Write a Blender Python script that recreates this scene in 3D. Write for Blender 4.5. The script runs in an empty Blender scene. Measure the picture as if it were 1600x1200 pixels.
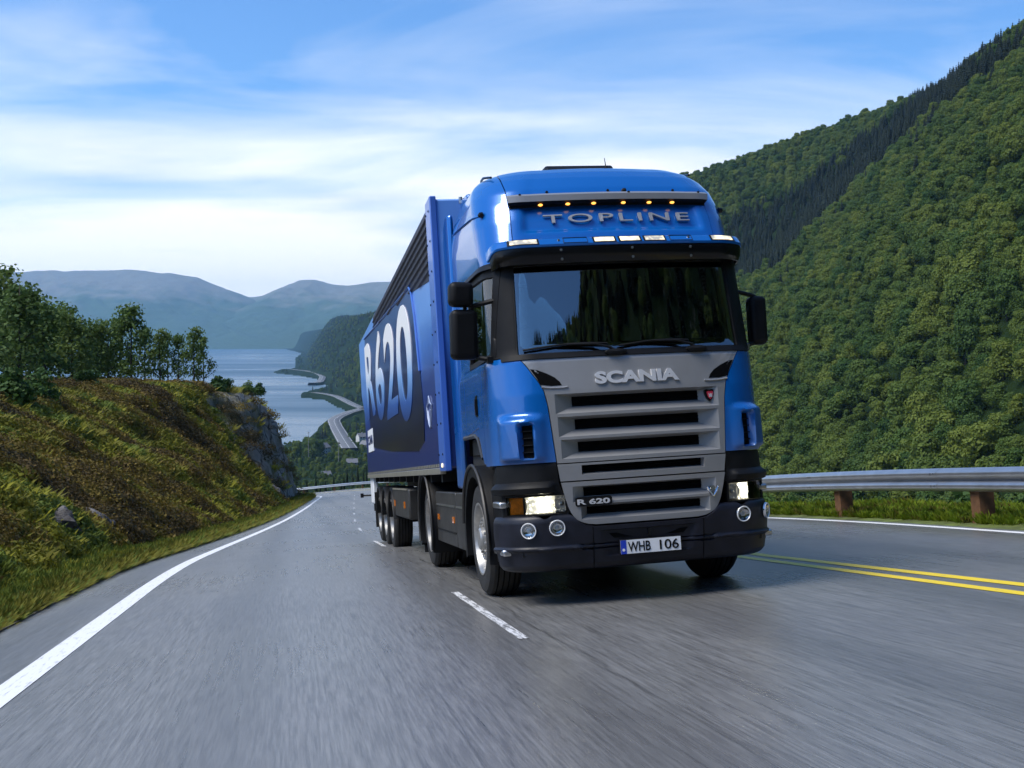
import bpy, bmesh, math, random
import numpy as np
from mathutils import Vector, Matrix

C = bpy.context.scene.collection
SC = bpy.context.scene
rnd = random.Random(7)
R = math.radians
PI = math.pi

# ------------------------------------------------------------------ camera, sky, sun, exposure
PITCH = math.atan(78.0 / 1755.456)
cd = bpy.data.cameras.new('camera')
cam = bpy.data.objects.new('camera', cd)
C.objects.link(cam)
cd.sensor_width = 36.0
cd.lens = 36.0 * 1755.456 / 1600.0
cd.clip_start = 0.1
cd.clip_end = 60000
cam.location = (0, 0, 0)
cam.rotation_euler = (PI / 2 - PITCH, 0, 0)
SC.camera = cam

SUN_EL, SUN_AZ = R(55), R(-110)          # azimuth from +Y towards +X
w = bpy.data.worlds.new('World')
SC.world = w
w.use_nodes = True
wn, wl = w.node_tree.nodes, w.node_tree.links
wn.clear()
w_out = wn.new('ShaderNodeOutputWorld')
w_bg = wn.new('ShaderNodeBackground')
w_bg.inputs['Strength'].default_value = 0.062
sky = wn.new('ShaderNodeTexSky')
sky.sky_type = 'NISHITA'
sky.sun_disc = False
sky.sun_elevation = SUN_EL
sky.sun_rotation = SUN_AZ
sky.air_density = 1.0
sky.dust_density = 0.6
sky.ozone_density = 2.5
tc = wn.new('ShaderNodeTexCoord')
sep = wn.new('ShaderNodeSeparateXYZ')
wl.new(tc.outputs['Generated'], sep.inputs[0])
def wmath(op, a, b=None, clamp=False):
    n = wn.new('ShaderNodeMath'); n.operation = op; n.use_clamp = clamp
    for i, v in enumerate((a, b)):
        if v is None: continue
        if isinstance(v, (int, float)): n.inputs[i].default_value = v
        else: wl.new(v, n.inputs[i])
    return n.outputs[0]
zc = wmath('MAXIMUM', sep.outputs['Z'], 0.0)
den = wmath('ADD', zc, 0.16)
cx = wmath('DIVIDE', sep.outputs['X'], den)
cy = wmath('DIVIDE', sep.outputs['Y'], den)
comb = wn.new('ShaderNodeCombineXYZ')
wl.new(wmath('MULTIPLY', cx, 0.55), comb.inputs[0]); wl.new(cy, comb.inputs[1])
nz = wn.new('ShaderNodeTexNoise'); nz.inputs['Scale'].default_value = 1.35
nz.inputs['Detail'].default_value = 8; nz.inputs['Roughness'].default_value = 0.54
nz.inputs['Distortion'].default_value = 0.6
wl.new(comb.outputs[0], nz.inputs['Vector'])
nz2 = wn.new('ShaderNodeTexNoise'); nz2.inputs['Scale'].default_value = 0.45
nz2.inputs['Detail'].default_value = 3
wl.new(comb.outputs[0], nz2.inputs['Vector'])
hz = wmath('POWER', wmath('SUBTRACT', 1.0, zc, True), 5.0)        # more cloud towards the horizon
cov = wmath('ADD', wmath('MULTIPLY', nz.outputs['Fac'], 0.9), wmath('MULTIPLY', nz2.outputs['Fac'], 0.6))
cov = wmath('ADD', cov, wmath('MULTIPLY', hz, 0.72))
cov = wmath('SUBTRACT', wmath('SUBTRACT', cov, 0.80), wmath('MULTIPLY', wmath('MINIMUM', zc, 0.45), 0.30))
cov = wmath('MULTIPLY', cov, 2.7, True)
tint = wn.new('ShaderNodeMix'); tint.data_type = 'RGBA'; tint.blend_type = 'MULTIPLY'
tint.inputs['Factor'].default_value = 1.0
tint.inputs['B'].default_value = (0.52, 0.78, 1.05, 1)
wl.new(sky.outputs[0], tint.inputs['A'])
mixc = wn.new('ShaderNodeMix'); mixc.data_type = 'RGBA'
wl.new(cov, mixc.inputs['Factor'])
wl.new(tint.outputs['Result'], mixc.inputs['A'])
cshade = wn.new('ShaderNodeMix'); cshade.data_type = 'RGBA'
nz3 = wn.new('ShaderNodeTexNoise'); nz3.inputs['Scale'].default_value = 2.2; nz3.inputs['Detail'].default_value = 8; wl.new(comb.outputs[0], nz3.inputs['Vector'])
wl.new(wmath('MULTIPLY', wmath('SUBTRACT', wmath('ADD', nz3.outputs['Fac'], wmath('MULTIPLY', hz, .75)), 0.56), 2.6, True), cshade.inputs['Factor'])
cshade.inputs['A'].default_value = (3.7, 4.45, 5.7, 1); cshade.inputs['B'].default_value = (7.0, 7.05, 7.2, 1)
wl.new(cshade.outputs['Result'], mixc.inputs['B'])
wl.new(mixc.outputs['Result'], w_bg.inputs['Color'])
wl.new(w_bg.outputs[0], w_out.inputs['Surface'])

sd = bpy.data.lights.new('sun', 'SUN')
sun = bpy.data.objects.new('sun', sd)
C.objects.link(sun)
sd.energy = 1.5
sd.angle = R(32)
sd.color = (1.0, 0.94, 0.84)
sdir = Vector((math.sin(SUN_AZ) * math.cos(SUN_EL), math.cos(SUN_AZ) * math.cos(SUN_EL), math.sin(SUN_EL)))
sun.rotation_euler = sdir.to_track_quat('Z', 'Y').to_euler()
sun.location = (0, 0, 50)

vs = SC.view_settings
vs.view_transform = 'Standard'
vs.look = 'None'
vs.exposure = 1.62
vs.gamma = 1.0
vs.use_curve_mapping = False
cy_ = SC.cycles
cy_.max_bounces = 8
cy_.transparent_max_bounces = 12
cy_.volume_bounces = 1
cy_.sample_clamp_indirect = 6
cy_.use_denoising = True

# ------------------------------------------------------------------ frames: truck / road frame -> world (camera at the origin)
RM = np.array([[0.9790942064434153, -0.1927028732454666, -0.06511633859393944],
               [-0.04935384876514478, 0.0855004285817425, -0.9951150055769461],
               [0.19732899564181172, 0.9775250786324001, 0.07420234581004745]])
TM = np.array([1.1835, 1.7763, 9.2139])
sa, ca = math.sin(PITCH), math.cos(PITCH)
AM = np.array([[1, 0, 0], [0, -sa, ca], [0, -ca, -sa]])
M3 = AM @ RM
MT = AM @ TM
M = Matrix([list(M3[i]) + [MT[i]] for i in range(3)] + [[0, 0, 0, 1]])
def toW(p): return np.asarray(p, float) @ M3.T + MT
def toT(p): return (np.asarray(p, float) - MT) @ M3
def wproj(p):
    p = np.atleast_2d(np.asarray(p, float)); c = p @ AM
    return 800 + 1755.456 * c[:, 0] / c[:, 2], 600 + 1755.456 * c[:, 1] / c[:, 2]

# ------------------------------------------------------------------ object helpers
def link(o, parent=None):
    C.objects.link(o)
    if parent is not None: o.parent = parent
    return o
def tag(o, label=None, cat=None, group=None, kind=None):
    if label: o['label'] = label
    if cat: o['category'] = cat
    if group: o['group'] = group
    if kind: o['kind'] = kind
    return o
def empty(name, parent=None):
    o = bpy.data.objects.new(name, None); o.empty_display_size = 0.2
    return link(o, parent)
def finish(me, mat, angle=35):
    for m in (mat if isinstance(mat, (list, tuple)) else [mat]): me.materials.append(m)
    if angle is not None:
        me.polygons.foreach_set('use_smooth', [True] * len(me.polygons))
        if angle < 180: me.set_sharp_from_angle(angle=R(angle))
def mesh_np(name, V, F, mat, angle=None, mi=None):
    """V (n,3), F (m,3|4) numpy -> mesh, fast."""
    me = bpy.data.meshes.new(name)
    V = np.asarray(V, np.float32); F = np.asarray(F, np.int32)
    k = F.shape[1]
    me.vertices.add(len(V)); me.vertices.foreach_set('co', V.ravel())
    me.loops.add(F.size); me.loops.foreach_set('vertex_index', F.ravel())
    me.polygons.add(len(F)); me.polygons.foreach_set('loop_start', np.arange(len(F), dtype=np.int32) * k)
    if mi is not None: me.polygons.foreach_set('material_index', np.asarray(mi, np.int32))
    me.update(calc_edges=True)
    finish(me, mat, angle)
    return me
class MB:
    def __init__(s): s.v, s.f, s.m = [], [], []; s.cm = 0
    def add(s, vs, fs):
        b = len(s.v); s.v += [tuple(map(float, p)) for p in vs]
        for f in fs: s.f.append([i + b for i in f]); s.m.append(s.cm)
        return s
    def box(s, x0, x1, y0, y1, z0, z1):
        v = [(x0, y0, z0), (x1, y0, z0), (x1, y1, z0), (x0, y1, z0), (x0, y0, z1), (x1, y0, z1), (x1, y1, z1), (x0, y1, z1)]
        return s.add(v, [(3, 2, 1, 0), (4, 5, 6, 7), (0, 1, 5, 4), (1, 2, 6, 5), (2, 3, 7, 6), (3, 0, 4, 7)])
    def prism(s, poly, a, b, axis):
        """polygon in the two other axes extruded from a to b along axis"""
        def P(p, t): q = list(p); q.insert(axis, t); return q
        n = len(poly)
        v = [P(p, a) for p in poly] + [P(p, b) for p in poly]
        fs = [tuple(range(n))[::-1], tuple(range(n, 2 * n))] + [(i, (i + 1) % n, (i + 1) % n + n, i + n) for i in range(n)]
        return s.add(v, fs)
    def tube(s, pts, rad, seg=8, cap=True):
        pts = [Vector(p) for p in pts]; n = len(pts)
        rad = [rad] * n if isinstance(rad, (int, float)) else rad
        v = []; prev = None
        for i, p in enumerate(pts):
            t = (pts[min(i + 1, n - 1)] - pts[max(i - 1, 0)]).normalized()
            if prev is None:
                a = Vector((0, 0, 1)) if abs(t.z) < .9 else Vector((1, 0, 0))
                prev = t.cross(a).normalized()
            u = (prev - t * prev.dot(t)).normalized(); prev = u; q = t.cross(u)
            for k in range(seg):
                an = 2 * PI * k / seg
                v.append(p + (u * math.cos(an) + q * math.sin(an)) * rad[i])
        fs = [(i * seg + k, i * seg + (k + 1) % seg, (i + 1) * seg + (k + 1) % seg, (i + 1) * seg + k) for i in range(n - 1) for k in range(seg)]
        if cap: fs += [tuple(range(seg))[::-1], tuple(range((n - 1) * seg, n * seg))]
        return s.add(v, fs)
    def lathe(s, prof, c, axis=0, seg=40):
        """prof: (t along axis, radius) revolved about an axis through c"""
        v = []; n = len(prof)
        for t, r in prof:
            for k in range(seg):
                a = 2 * PI * k / seg
                q = [r * math.cos(a), r * math.sin(a)]; q.insert(axis, t)
                v.append((q[0] + c[0], q[1] + c[1], q[2] + c[2]))
        fs = [(i * seg + k, i * seg + (k + 1) % seg, (i + 1) * seg + (k + 1) % seg, (i + 1) * seg + k) for i in range(n - 1) for k in range(seg)]
        return s.add(v, fs)
    def grid(s, pts):
        """pts[j][i] 3D"""
        nj, ni = len(pts), len(pts[0])
        return s.add([p for row in pts for p in row], [(j * ni + i, j * ni + i + 1, (j + 1) * ni + i + 1, (j + 1) * ni + i) for j in range(nj - 1) for i in range(ni - 1)])
    def build(s, name, mat, parent=None, angle=35, bevel=0, label=None):
        me = bpy.data.meshes.new(name)
        me.from_pydata(s.v, [], s.f)
        bm = bmesh.new(); bm.from_mesh(me); bmesh.ops.remove_doubles(bm, verts=bm.verts, dist=1e-5)
        bmesh.ops.recalc_face_normals(bm, faces=bm.faces); bm.to_mesh(me); bm.free()
        if isinstance(mat, (list, tuple)) and len(set(s.m)) > 1 and len(me.polygons) == len(s.m):
            me.polygons.foreach_set('material_index', s.m)
        finish(me, mat, angle)
        o = link(bpy.data.objects.new(name, me), parent)
        if bevel:
            b = o.modifiers.new('bevel', 'BEVEL'); b.width = bevel; b.segments = 2; b.limit_method = 'ANGLE'; b.angle_limit = R(40)
        if label: o['label'] = label
        return o
def share(name, me, parent, mat=None):
    o = bpy.data.objects.new(name, me)
    return link(o, parent)

# ------------------------------------------------------------------ numpy noise
def _hash(ix, iy, seed):
    h = (ix.astype(np.int64) * 374761393 + iy.astype(np.int64) * 668265263 + seed * 974634777) & 0x7fffffff
    h = ((h ^ (h >> 13)) * 1274126177) & 0x7fffffff
    return ((h ^ (h >> 16)) & 0xffff) / 65535.0
def vnoise(x, y, seed=0):
    ix, iy = np.floor(x), np.floor(y); fx, fy = x - ix, y - iy
    fx = fx * fx * (3 - 2 * fx); fy = fy * fy * (3 - 2 * fy)
    a, b = _hash(ix, iy, seed), _hash(ix + 1, iy, seed); c, d = _hash(ix, iy + 1, seed), _hash(ix + 1, iy + 1, seed)
    return (a + (b - a) * fx) * (1 - fy) + (c + (d - c) * fx) * fy
def fbm(x, y, o=4, seed=0):
    r = np.zeros_like(np.asarray(x, float)); a = .5
    for i in range(o): r = r + a * (vnoise(x, y, seed + i) - .5); x = x * 2.03 + 7.1; y = y * 2.03 + 3.7; a *= .5
    return r
def sstep(a, b, x):
    t = np.clip((x - a) / (b - a), 0, 1); return t * t * (3 - 2 * t)

# ------------------------------------------------------------------ materials
class NT:
    def __init__(s, name):
        s.m = bpy.data.materials.new(name); s.m.use_nodes = True
        s.n, s.l = s.m.node_tree.nodes, s.m.node_tree.links
        s.b = s.n['Principled BSDF']; s.out = s.n['Material Output']
    def node(s, t, **kw):
        n = s.n.new(t)
        for k, v in kw.items():
            if k in n.inputs.keys() if hasattr(n.inputs, 'keys') else False: n.inputs[k].default_value = v
            else: setattr(n, k, v)
        return n
    def coord(s, kind='Object', scale=(1, 1, 1)):
        t = s.n.new('ShaderNodeTexCoord'); m = s.n.new('ShaderNodeMapping')
        m.inputs['Scale'].default_value = scale; s.l.new(t.outputs[kind], m.inputs[0]); return m.outputs[0]
    def noise(s, vec, scale, detail=5, rough=.55, dist=0):
        n = s.n.new('ShaderNodeTexNoise'); s.l.new(vec, n.inputs['Vector'])
        n.inputs['Scale'].default_value = scale; n.inputs['Detail'].default_value = detail
        n.inputs['Roughness'].default_value = rough; n.inputs['Distortion'].default_value = dist
        return n.outputs['Fac']
    def ramp(s, fac, stops):
        n = s.n.new('ShaderNodeValToRGB'); s.l.new(fac, n.inputs[0]); e = n.color_ramp.elements
        while len(e) < len(stops): e.new(.5)
        for i, (p, c) in enumerate(stops):
            e[i].position = p; e[i].color = (c if len(c) == 4 else (*c, 1)) if not isinstance(c, (int, float)) else (c, c, c, 1)
        return n.outputs[0]
    def mix(s, fac, a, b, mode='MIX'):
        n = s.n.new('ShaderNodeMix'); n.data_type = 'RGBA'; n.blend_type = mode
        for k, v in (('Factor', fac), ('A', a), ('B', b)):
            i = n.inputs[k] if k != 'Factor' else n.inputs[0]
            i = {'Factor': n.inputs[0], 'A': n.inputs[6], 'B': n.inputs[7]}[k]
            if isinstance(v, (int, float)): i.default_value = v
            elif isinstance(v, tuple): i.default_value = v if len(v) == 4 else (*v, 1)
            else: s.l.new(v, i)
        return n.outputs[2]
    def math(s, op, a, b=0.0, clamp=False):
        n = s.n.new('ShaderNodeMath'); n.operation = op; n.use_clamp = clamp
        for i, v in enumerate((a, b)):
            if isinstance(v, (int, float)): n.inputs[i].default_value = v
            else: s.l.new(v, n.inputs[i])
        return n.outputs[0]
    def set(s, **kw):
        for k, v in kw.items():
            k = k.replace('_', ' ')
            i = s.b.inputs[k]
            if isinstance(v, (int, float)): i.default_value = v
            elif isinstance(v, tuple): i.default_value = v if len(v) == 4 or k in ('Normal',) else (*v, 1)
            else: s.l.new(v, i)
        return s
    def bump(s, h, strength=.3, dist=.02):
        n = s.n.new('ShaderNodeBump'); n.inputs['Strength'].default_value = strength; n.inputs['Distance'].default_value = dist
        s.l.new(h, n.inputs['Height']); s.l.new(n.outputs[0], s.b.inputs['Normal']); return s
def simple(name, col, rough=.5, metal=0.0, coat=0.0, vary=.12, vscale=6, bump=0, bscale=200, **kw):
    t = NT(name); v = t.coord()
    n = t.noise(v, vscale, 5)
    t.set(Base_Color=t.mix(t.ramp(n, [(.3, 0.0), (.7, 1.0)]), tuple(c * (1 - vary) for c in col), tuple(min(1, c * (1 + vary)) for c in col)))
    r = t.noise(v, vscale * 3, 4)
    mr = t.n.new('ShaderNodeMapRange'); t.l.new(r, mr.inputs[0]); mr.inputs[3].default_value = max(0, rough - .06); mr.inputs[4].default_value = min(1, rough + .06)
    t.set(Roughness=mr.outputs[0], Metallic=metal, Coat_Weight=coat, **kw)
    if coat: t.set(Coat_Roughness=.04)
    if bump: t.bump(t.noise(v, bscale, 3), bump, .004)
    return t.m
def emit(name, col, strength, base=(.8, .8, .8)):
    t = NT(name); v = t.coord(); n = t.noise(v, 40, 2)
    t.set(Base_Color=base, Roughness=.25, Emission_Color=t.mix(n, tuple(c * .75 for c in col), col), Emission_Strength=strength)
    return t.m
t_ = NT('truck_blue_paint'); v_ = t_.coord(); n_ = t_.noise(v_, 1.5, 4); s_ = t_.n.new('ShaderNodeSeparateXYZ'); t_.l.new(v_, s_.inputs[0])
dirt_ = t_.math('MULTIPLY', t_.ramp(t_.math('SUBTRACT', t_.math('ADD', 1.35, t_.math('MULTIPLY', t_.noise(v_, 7, 5, .7), .55)), s_.outputs[2]), [(.0, 0), (.45, 1)]), .30)
t_.set(Base_Color=t_.mix(dirt_, t_.mix(n_, (.0008, .112, .43), (.0009, .122, .455)), (.10, .095, .085)), Roughness=t_.math('ADD', .24, t_.math('MULTIPLY', dirt_, .8)), Metallic=.2, Coat_Weight=t_.math('SUBTRACT', .8, dirt_), Coat_Roughness=.03)
BLUE = t_.m
BLUE_T = simple('trailer_blue_paint', (.048, .135, .47), .35, 0.0, .3, .06, 2)
BLUE_D = simple('dark_blue_print', (.008, .025, .12), .3, 0.0, .5, .1, 2)
GREY = simple('silver_grille_paint', (.31, .31, .312), .33, .36, 0, .03, 8)
BLACK = simple('black_plastic', (.007, .0072, .008), .5, 0, 0, .2, 10, bump=.15, bscale=500, Specular_IOR_Level=.18)
BUMP = simple('bumper_plastic', (.010, .011, .018), .42, 0, 0, .45, 5, bump=.12, bscale=500, Specular_IOR_Level=.35)
SKIRT = simple('skirt_grey_paint', (.026, .025, .023), .5, .05, 0, .5, 5)
DARK = simple('dark_void_mesh', (.0018, .0018, .002), .7, 0, 0, .3, 30, bump=.6, bscale=300, Specular_IOR_Level=.08)
GLOSSB = simple('gloss_black', (.004, .004, .005), .22, 0, 0, .1, 5, Specular_IOR_Level=.4)
CHROME = simple('chrome', (.75, .75, .76), .12, 1.0, 0, .06, 20)
ALU = simple('brushed_aluminium', (.55, .55, .55), .32, 1.0, 0, .1, 20)
LETTER = simple('silver_letter', (.72, .72, .73), .3, .4, 0, .04, 20)
RUBBER = simple('tyre_rubber', (.012, .0115, .011), .75, 0, 0, .25, 12, bump=.4, bscale=120)
RIMM = simple('rim_steel', (.40, .39, .37), .4, .75, 0, .2, 14)
WHITEP = simple('white_print', (.78, .8, .82), .4, 0, 0, .04, 6)
CHASS = simple('chassis_black', (.005, .005, .005), .6, 0, 0, .3, 6)
TRIM = simple('trailer_rail', (.28, .27, .22), .45, .5, 0, .15, 6)
ORANGE = simple('orange_lens', (.75, .2, .015), .2, 0, .6, .25, 40)
SEATM = simple('seat_fabric', (.03, .03, .035), .9, 0, 0, .2, 20)
DASHM = simple('dashboard_plastic', (.34, .48, .45), .55, 0, 0, .1, 10)
SKIN = simple('skin', (.48, .27, .19), .5, 0, 0, .08, 20)
SHIRT = simple('grey_shirt', (.10, .11, .13), .9, 0, 0, .1, 20)
HAIRM = simple('dark_hair', (.03, .02, .015), .7, 0, 0, .2, 60)
LOUV = simple('louvre_dark', (.006, .006, .022), .5, 0, 0, .2, 4)
PLATEW = simple('plate_white', (.74, .75, .76), .35, 0, 0, .03, 20)
PLATEB = simple('plate_blue', (.015, .05, .45), .35, 0, 0, .05, 20)
REDM = simple('badge_red', (.5, .03, .06), .3, 0, .4, .1, 30)
t_ = NT('headlamp_glow'); v_ = t_.coord(); vo = t_.n.new('ShaderNodeTexVoronoi'); vo.inputs['Scale'].default_value = 38; t_.l.new(v_, vo.inputs['Vector'])
t_.set(Base_Color=(.8, .8, .76), Roughness=.2, Emission_Color=(1.0, .93, .70), Emission_Strength=t_.ramp(vo.outputs['Distance'], [(.15, (1, 1, 1)), (.62, (.08, .08, .08))]))
mu = t_.math('MULTIPLY', t_.ramp(vo.outputs['Distance'], [(.10, 1.0), (.55, .05)]), 1.5); t_.l.new(mu, t_.b.inputs['Emission Strength']); LAMP_ON = t_.m
BULB_ON = emit('bulb_glow', (1.0, .95, .8), 9)
LAMPS = simple('lamp_silver', (.82, .82, .82), .25, .15, 0, .1, 60)
t_ = NT('visor_lamp_glow'); v_ = t_.coord(); n_ = t_.noise(v_, 13, 2, .5)
t_.set(Base_Color=t_.mix(n_, (.35, .33, .28), (.7, .68, .6)), Roughness=.15, Emission_Color=(1.0, .80, .42), Coat_Weight=.5); t_.l.new(t_.ramp(n_, [(.40, .02), (.60, .50)]), t_.b.inputs['Emission Strength']); LAMP_W = t_.m
LAMP_O = emit('orange_lamp_glow', (1.0, .40, .07), .9, (.6, .25, .05))
def glass(name, tint, ior, rough=0.0):
    t = NT(name); t.n.remove(t.b)
    fr = t.n.new('ShaderNodeFresnel'); fr.inputs[0].default_value = ior
    tr = t.n.new('ShaderNodeBsdfTransparent'); tr.inputs[0].default_value = (*tint, 1)
    gl = t.n.new('ShaderNodeBsdfGlossy'); gl.inputs['Roughness'].default_value = rough
    v = t.coord(); nn = t.noise(v, 2.0, 2)
    bp = t.n.new('ShaderNodeBump'); bp.inputs['Strength'].default_value = .02; bp.inputs['Distance'].default_value = .02
    t.l.new(nn, bp.inputs['Height']); t.l.new(bp.outputs[0], gl.inputs['Normal'])
    mx = t.n.new('ShaderNodeMixShader')
    t.l.new(fr.outputs[0], mx.inputs[0]); t.l.new(tr.outputs[0], mx.inputs[1]); t.l.new(gl.outputs[0], mx.inputs[2])
    t.l.new(mx.outputs[0], t.out.inputs[0]); return t.m
GLASS = glass('windscreen_glass', (.74, .84, .81), 3.2)
SGLASS = glass('side_glass', (.35, .42, .36), 2.2)
LENS = glass('clear_lens', (.92, .92, .9), 1.35)

# ------------------------------------------------------------------ terrain materials
def land_mat():
    t = NT('forest_floor'); v = t.coord()
    n1 = t.noise(v, .02, 6); n2 = t.noise(v, .25, 6, .65)
    c = t.ramp(n1, [(.3, (.006, .014, .005)), (.5, (.010, .021, .006)), (.72, (.018, .032, .009))])
    c = t.mix(t.ramp(n2, [(.35, 0), (.65, 1)]), c, t.mix(.5, c, (.016, .03, .010)))
    # steep faces show rock
    g = t.n.new('ShaderNodeNewGeometry'); s = t.n.new('ShaderNodeSeparateXYZ'); t.l.new(g.outputs['True Normal'], s.inputs[0])
    steep = t.ramp(t.math('ADD', s.outputs[2], t.math('MULTIPLY', t.math('SUBTRACT', n2, .5), .35)), [(.16, 1.0), (.27, 0.0)])
    c = t.mix(steep, c, t.mix(n2, (.10, .10, .095), (.26, .25, .23)))
    t.set(Base_Color=c, Roughness=.95, Specular_IOR_Level=.05); t.bump(n2, .8, 1.5); return t.m
def mountain_mat():
    t = NT('mountain_slopes'); v = t.coord()
    n = t.noise(v, .004, 8, .62); n2 = t.noise(v, .03, 6, .65)
    s = t.n.new('ShaderNodeSeparateXYZ'); t.l.new(v, s.inputs[0])
    hgt = t.math('ADD', t.math('MULTIPLY', s.outputs[2], .0022), t.math('MULTIPLY', t.math('SUBTRACT', n, .5), 1.3))
    c = t.mix(n2, (.020, .050, .024), (.05, .095, .04))
    c = t.mix(t.ramp(hgt, [(.45, 0), (.85, 1)]), c, t.mix(n2, (.10, .11, .085), (.20, .19, .16)))
    snow = t.ramp(t.math('ADD', hgt, t.math('MULTIPLY', n2, .55)), [(1.32, 0), (1.36, 1)])
    c = t.mix(snow, c, (.72, .74, .76))
    t.set(Base_Color=c, Roughness=.95); t.bump(n2, .7, 14); return t.m
def water_mat():
    t = NT('fjord_water'); v = t.coord('Object', (1, .35, 1)); n = t.noise(v, .09, 6, .6); v2 = t.coord('Object', (.25, 1, 1)); n2 = t.noise(v2, .0045, 4, .55)
    t.set(Base_Color=(.06, .105, .135), Roughness=t.ramp(n2, [(.35, .22), (.65, .50)]), IOR=1.33, Specular_IOR_Level=.7); t.bump(n, .22, .5); return t.m
LAND, MOUNT, WATER = land_mat(), mountain_mat(), water_mat()

def road_mat():
    t = NT('wet_asphalt'); v = t.coord()
    s = t.n.new('ShaderNodeSeparateXYZ'); t.l.new(v, s.inputs[0])
    vs_ = t.coord('Object', (9, .22, 1)); st = t.noise(vs_, 2.0, 6, .7)          # polish streaks along the lane
    vm = t.coord('Object', (26, .9, 1)); st2 = t.noise(vm, 2.2, 4, .7)
    fine = t.noise(v, 160, 3, .7); big = t.noise(v, .25, 5)
    wob = t.math('MULTIPLY', t.math('SUBTRACT', big, .5), .7)
    # wheel tracks polished darker, one pair per lane of 3.4 m
    trk = t.math('SINE', t.math('MULTIPLY', t.math('ADD', s.outputs[0], t.math('ADD', wob, .25)), 2 * PI / 1.74))
    c = t.mix(t.ramp(st, [(.3, 0), (.7, 1)]), (.066, .065, .064), (.150, .148, .145))
    c = t.mix(t.math('MULTIPLY', t.ramp(st2, [(.40, 0), (.66, 1)]), .7), c, (.25, .247, .242))
    c = t.mix(t.math('MULTIPLY', t.ramp(trk, [(.2, 0), (1, 1)]), .40), c, (.060, .060, .062))
    c = t.mix(t.math('MULTIPLY', t.ramp(fine, [(.45, 0), (.8, 1)]), .35), c, (.30, .30, .30))
    # sealed joint that wanders beside the lane dashes
    jn = t.noise(t.coord('Object', (0, .6, 0)), 1.0, 3)
    d = t.math('ABSOLUTE', t.math('ADD', s.outputs[0], t.math('ADD', 1.19, t.math('MULTIPLY', t.math('SUBTRACT', jn, .5), .22))))
    c = t.mix(t.math('MULTIPLY', t.ramp(d, [(.004, 1), (.018, 0)]), .35), c, (.018, .018, .019))
    c = t.mix(t.math('MULTIPLY', t.ramp(big, [(.55, 0), (.75, 1)]), .35), c, (.09, .09, .094))
    ro = t.math('ADD', t.math('MULTIPLY', st, .16), t.math('ADD', t.math('MULTIPLY', big, .22), .11))
    t.set(Base_Color=c, Roughness=ro, Specular_IOR_Level=.5)
    hgt = t.math('ADD', t.math('MULTIPLY', fine, .5), t.math('MULTIPLY', st2, .6)); t.bump(hgt, .30, .006)
    return t.m
def paint(name, col, worn=.35):
    t = NT(name); v = t.coord('Object', (12, 1.2, 1)); n = t.noise(v, 3, 6, .7)
    t.set(Base_Color=t.mix(t.ramp(n, [(.30 - .1 + worn * .2, 1), (.42 + worn * .1, 0)]), col, (.16, .16, .16)), Roughness=.45)
    t.bump(n, .15, .004); return t.m
ROAD = road_mat()
WLINE, YLINE = paint('white_road_paint', (.80, .80, .80), .3), paint('yellow_road_paint', (.82, .60, .010), .15)
DASHP = paint('worn_white_paint', (.66, .66, .66), 1.1)

# ------------------------------------------------------------------ the road: stations in the road frame
def ip(x, t): xs, ys = zip(*t); return np.interp(x, xs, ys)
HEAD = [(-60, 0), (4, 0), (9, .012), (20, .034), (40, .052), (108, .060)]
S1, RAD = 100, 30
SLOPE = [(-60, 0), (4, 0), (12, -.024), (25, -.018), (50, -.004), (80, .006), (100, .012), (114, 0), (125, -.05), (190, -.09)]
BANKR = [(-60, 0), (88, 0), (110, .03), (130, .06), (300, .08)]
ST = np.arange(-60, 176, 1.0); _x, _y, _z, rows = -1.39, -60.0, 0.0, []
for s_ in ST:
    h_ = ip(min(s_, S1), HEAD)
    if s_ > S1: h_ -= (s_ - S1) / RAD * min(1, (s_ - S1) / 15)
    rows.append((_x, _y, _z, h_, ip(s_, BANKR)))
    _x += math.sin(h_); _y += math.cos(h_); _z += ip(s_, SLOPE)
PATH = np.array(rows)
def rpt(s, l, up=0.0):
    x, y, z, h, b = (np.interp(s, ST, PATH[:, k]) for k in range(5))
    return np.stack([x + l * np.cos(h), y - l * np.sin(h), z + l * b + up + 0 * x], -1)
def strip(name, s0, s1, l0, l1, up, mat, parent=None, step=1.0, nl=1):
    S = np.arange(s0, s1 + 1e-6, step); 
    if S[-1] < s1 - 1e-3: S = np.append(S, s1)
    f0 = l0 if callable(l0) else (lambda s: l0 + 0 * s); f1 = l1 if callable(l1) else (lambda s: l1 + 0 * s)
    V = np.stack([rpt(S, f0(S) + (f1(S) - f0(S)) * k / nl, up) for k in range(nl + 1)], 1)
    n = len(S); idx = np.arange(n * (nl + 1)).reshape(n, nl + 1)
    F = np.stack([idx[:-1, :-1], idx[:-1, 1:], idx[1:, 1:], idx[1:, :-1]], -1).reshape(-1, 4)
    me = mesh_np(name, V.reshape(-1, 3), F, mat, 180)
    o = bpy.data.objects.new(name, me); link(o, parent)
    if parent is None: o.matrix_world = M
    return o
road = strip('road', -60, 175, -4.12, 7.22, 0, ROAD, nl=6); tag(road, kind='structure')
strip('edge_line', -60, 175, -3.36, -3.16, .004, WLINE, road)
strip('edge_line', -60, 175, 6.88, 7.02, .004, WLINE, road)
wid = lambda s: np.clip(3 - s, 0, 12) * .07
strip('centre_line', -20, 150, lambda s: 3.33 + wid(s), lambda s: 3.46 + wid(s), .004, YLINE, road)
strip('centre_line', -20, 150, lambda s: 3.58 + wid(s) * 1.3, lambda s: 3.72 + wid(s) * 1.3, .004, YLINE, road)
for k in range(-2, 12):
    strip('lane_dash', -1.35 + 12.2 * k, 1.95 + 12.2 * k, -.036, .036, .004, DASHP, road, .5)

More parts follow.
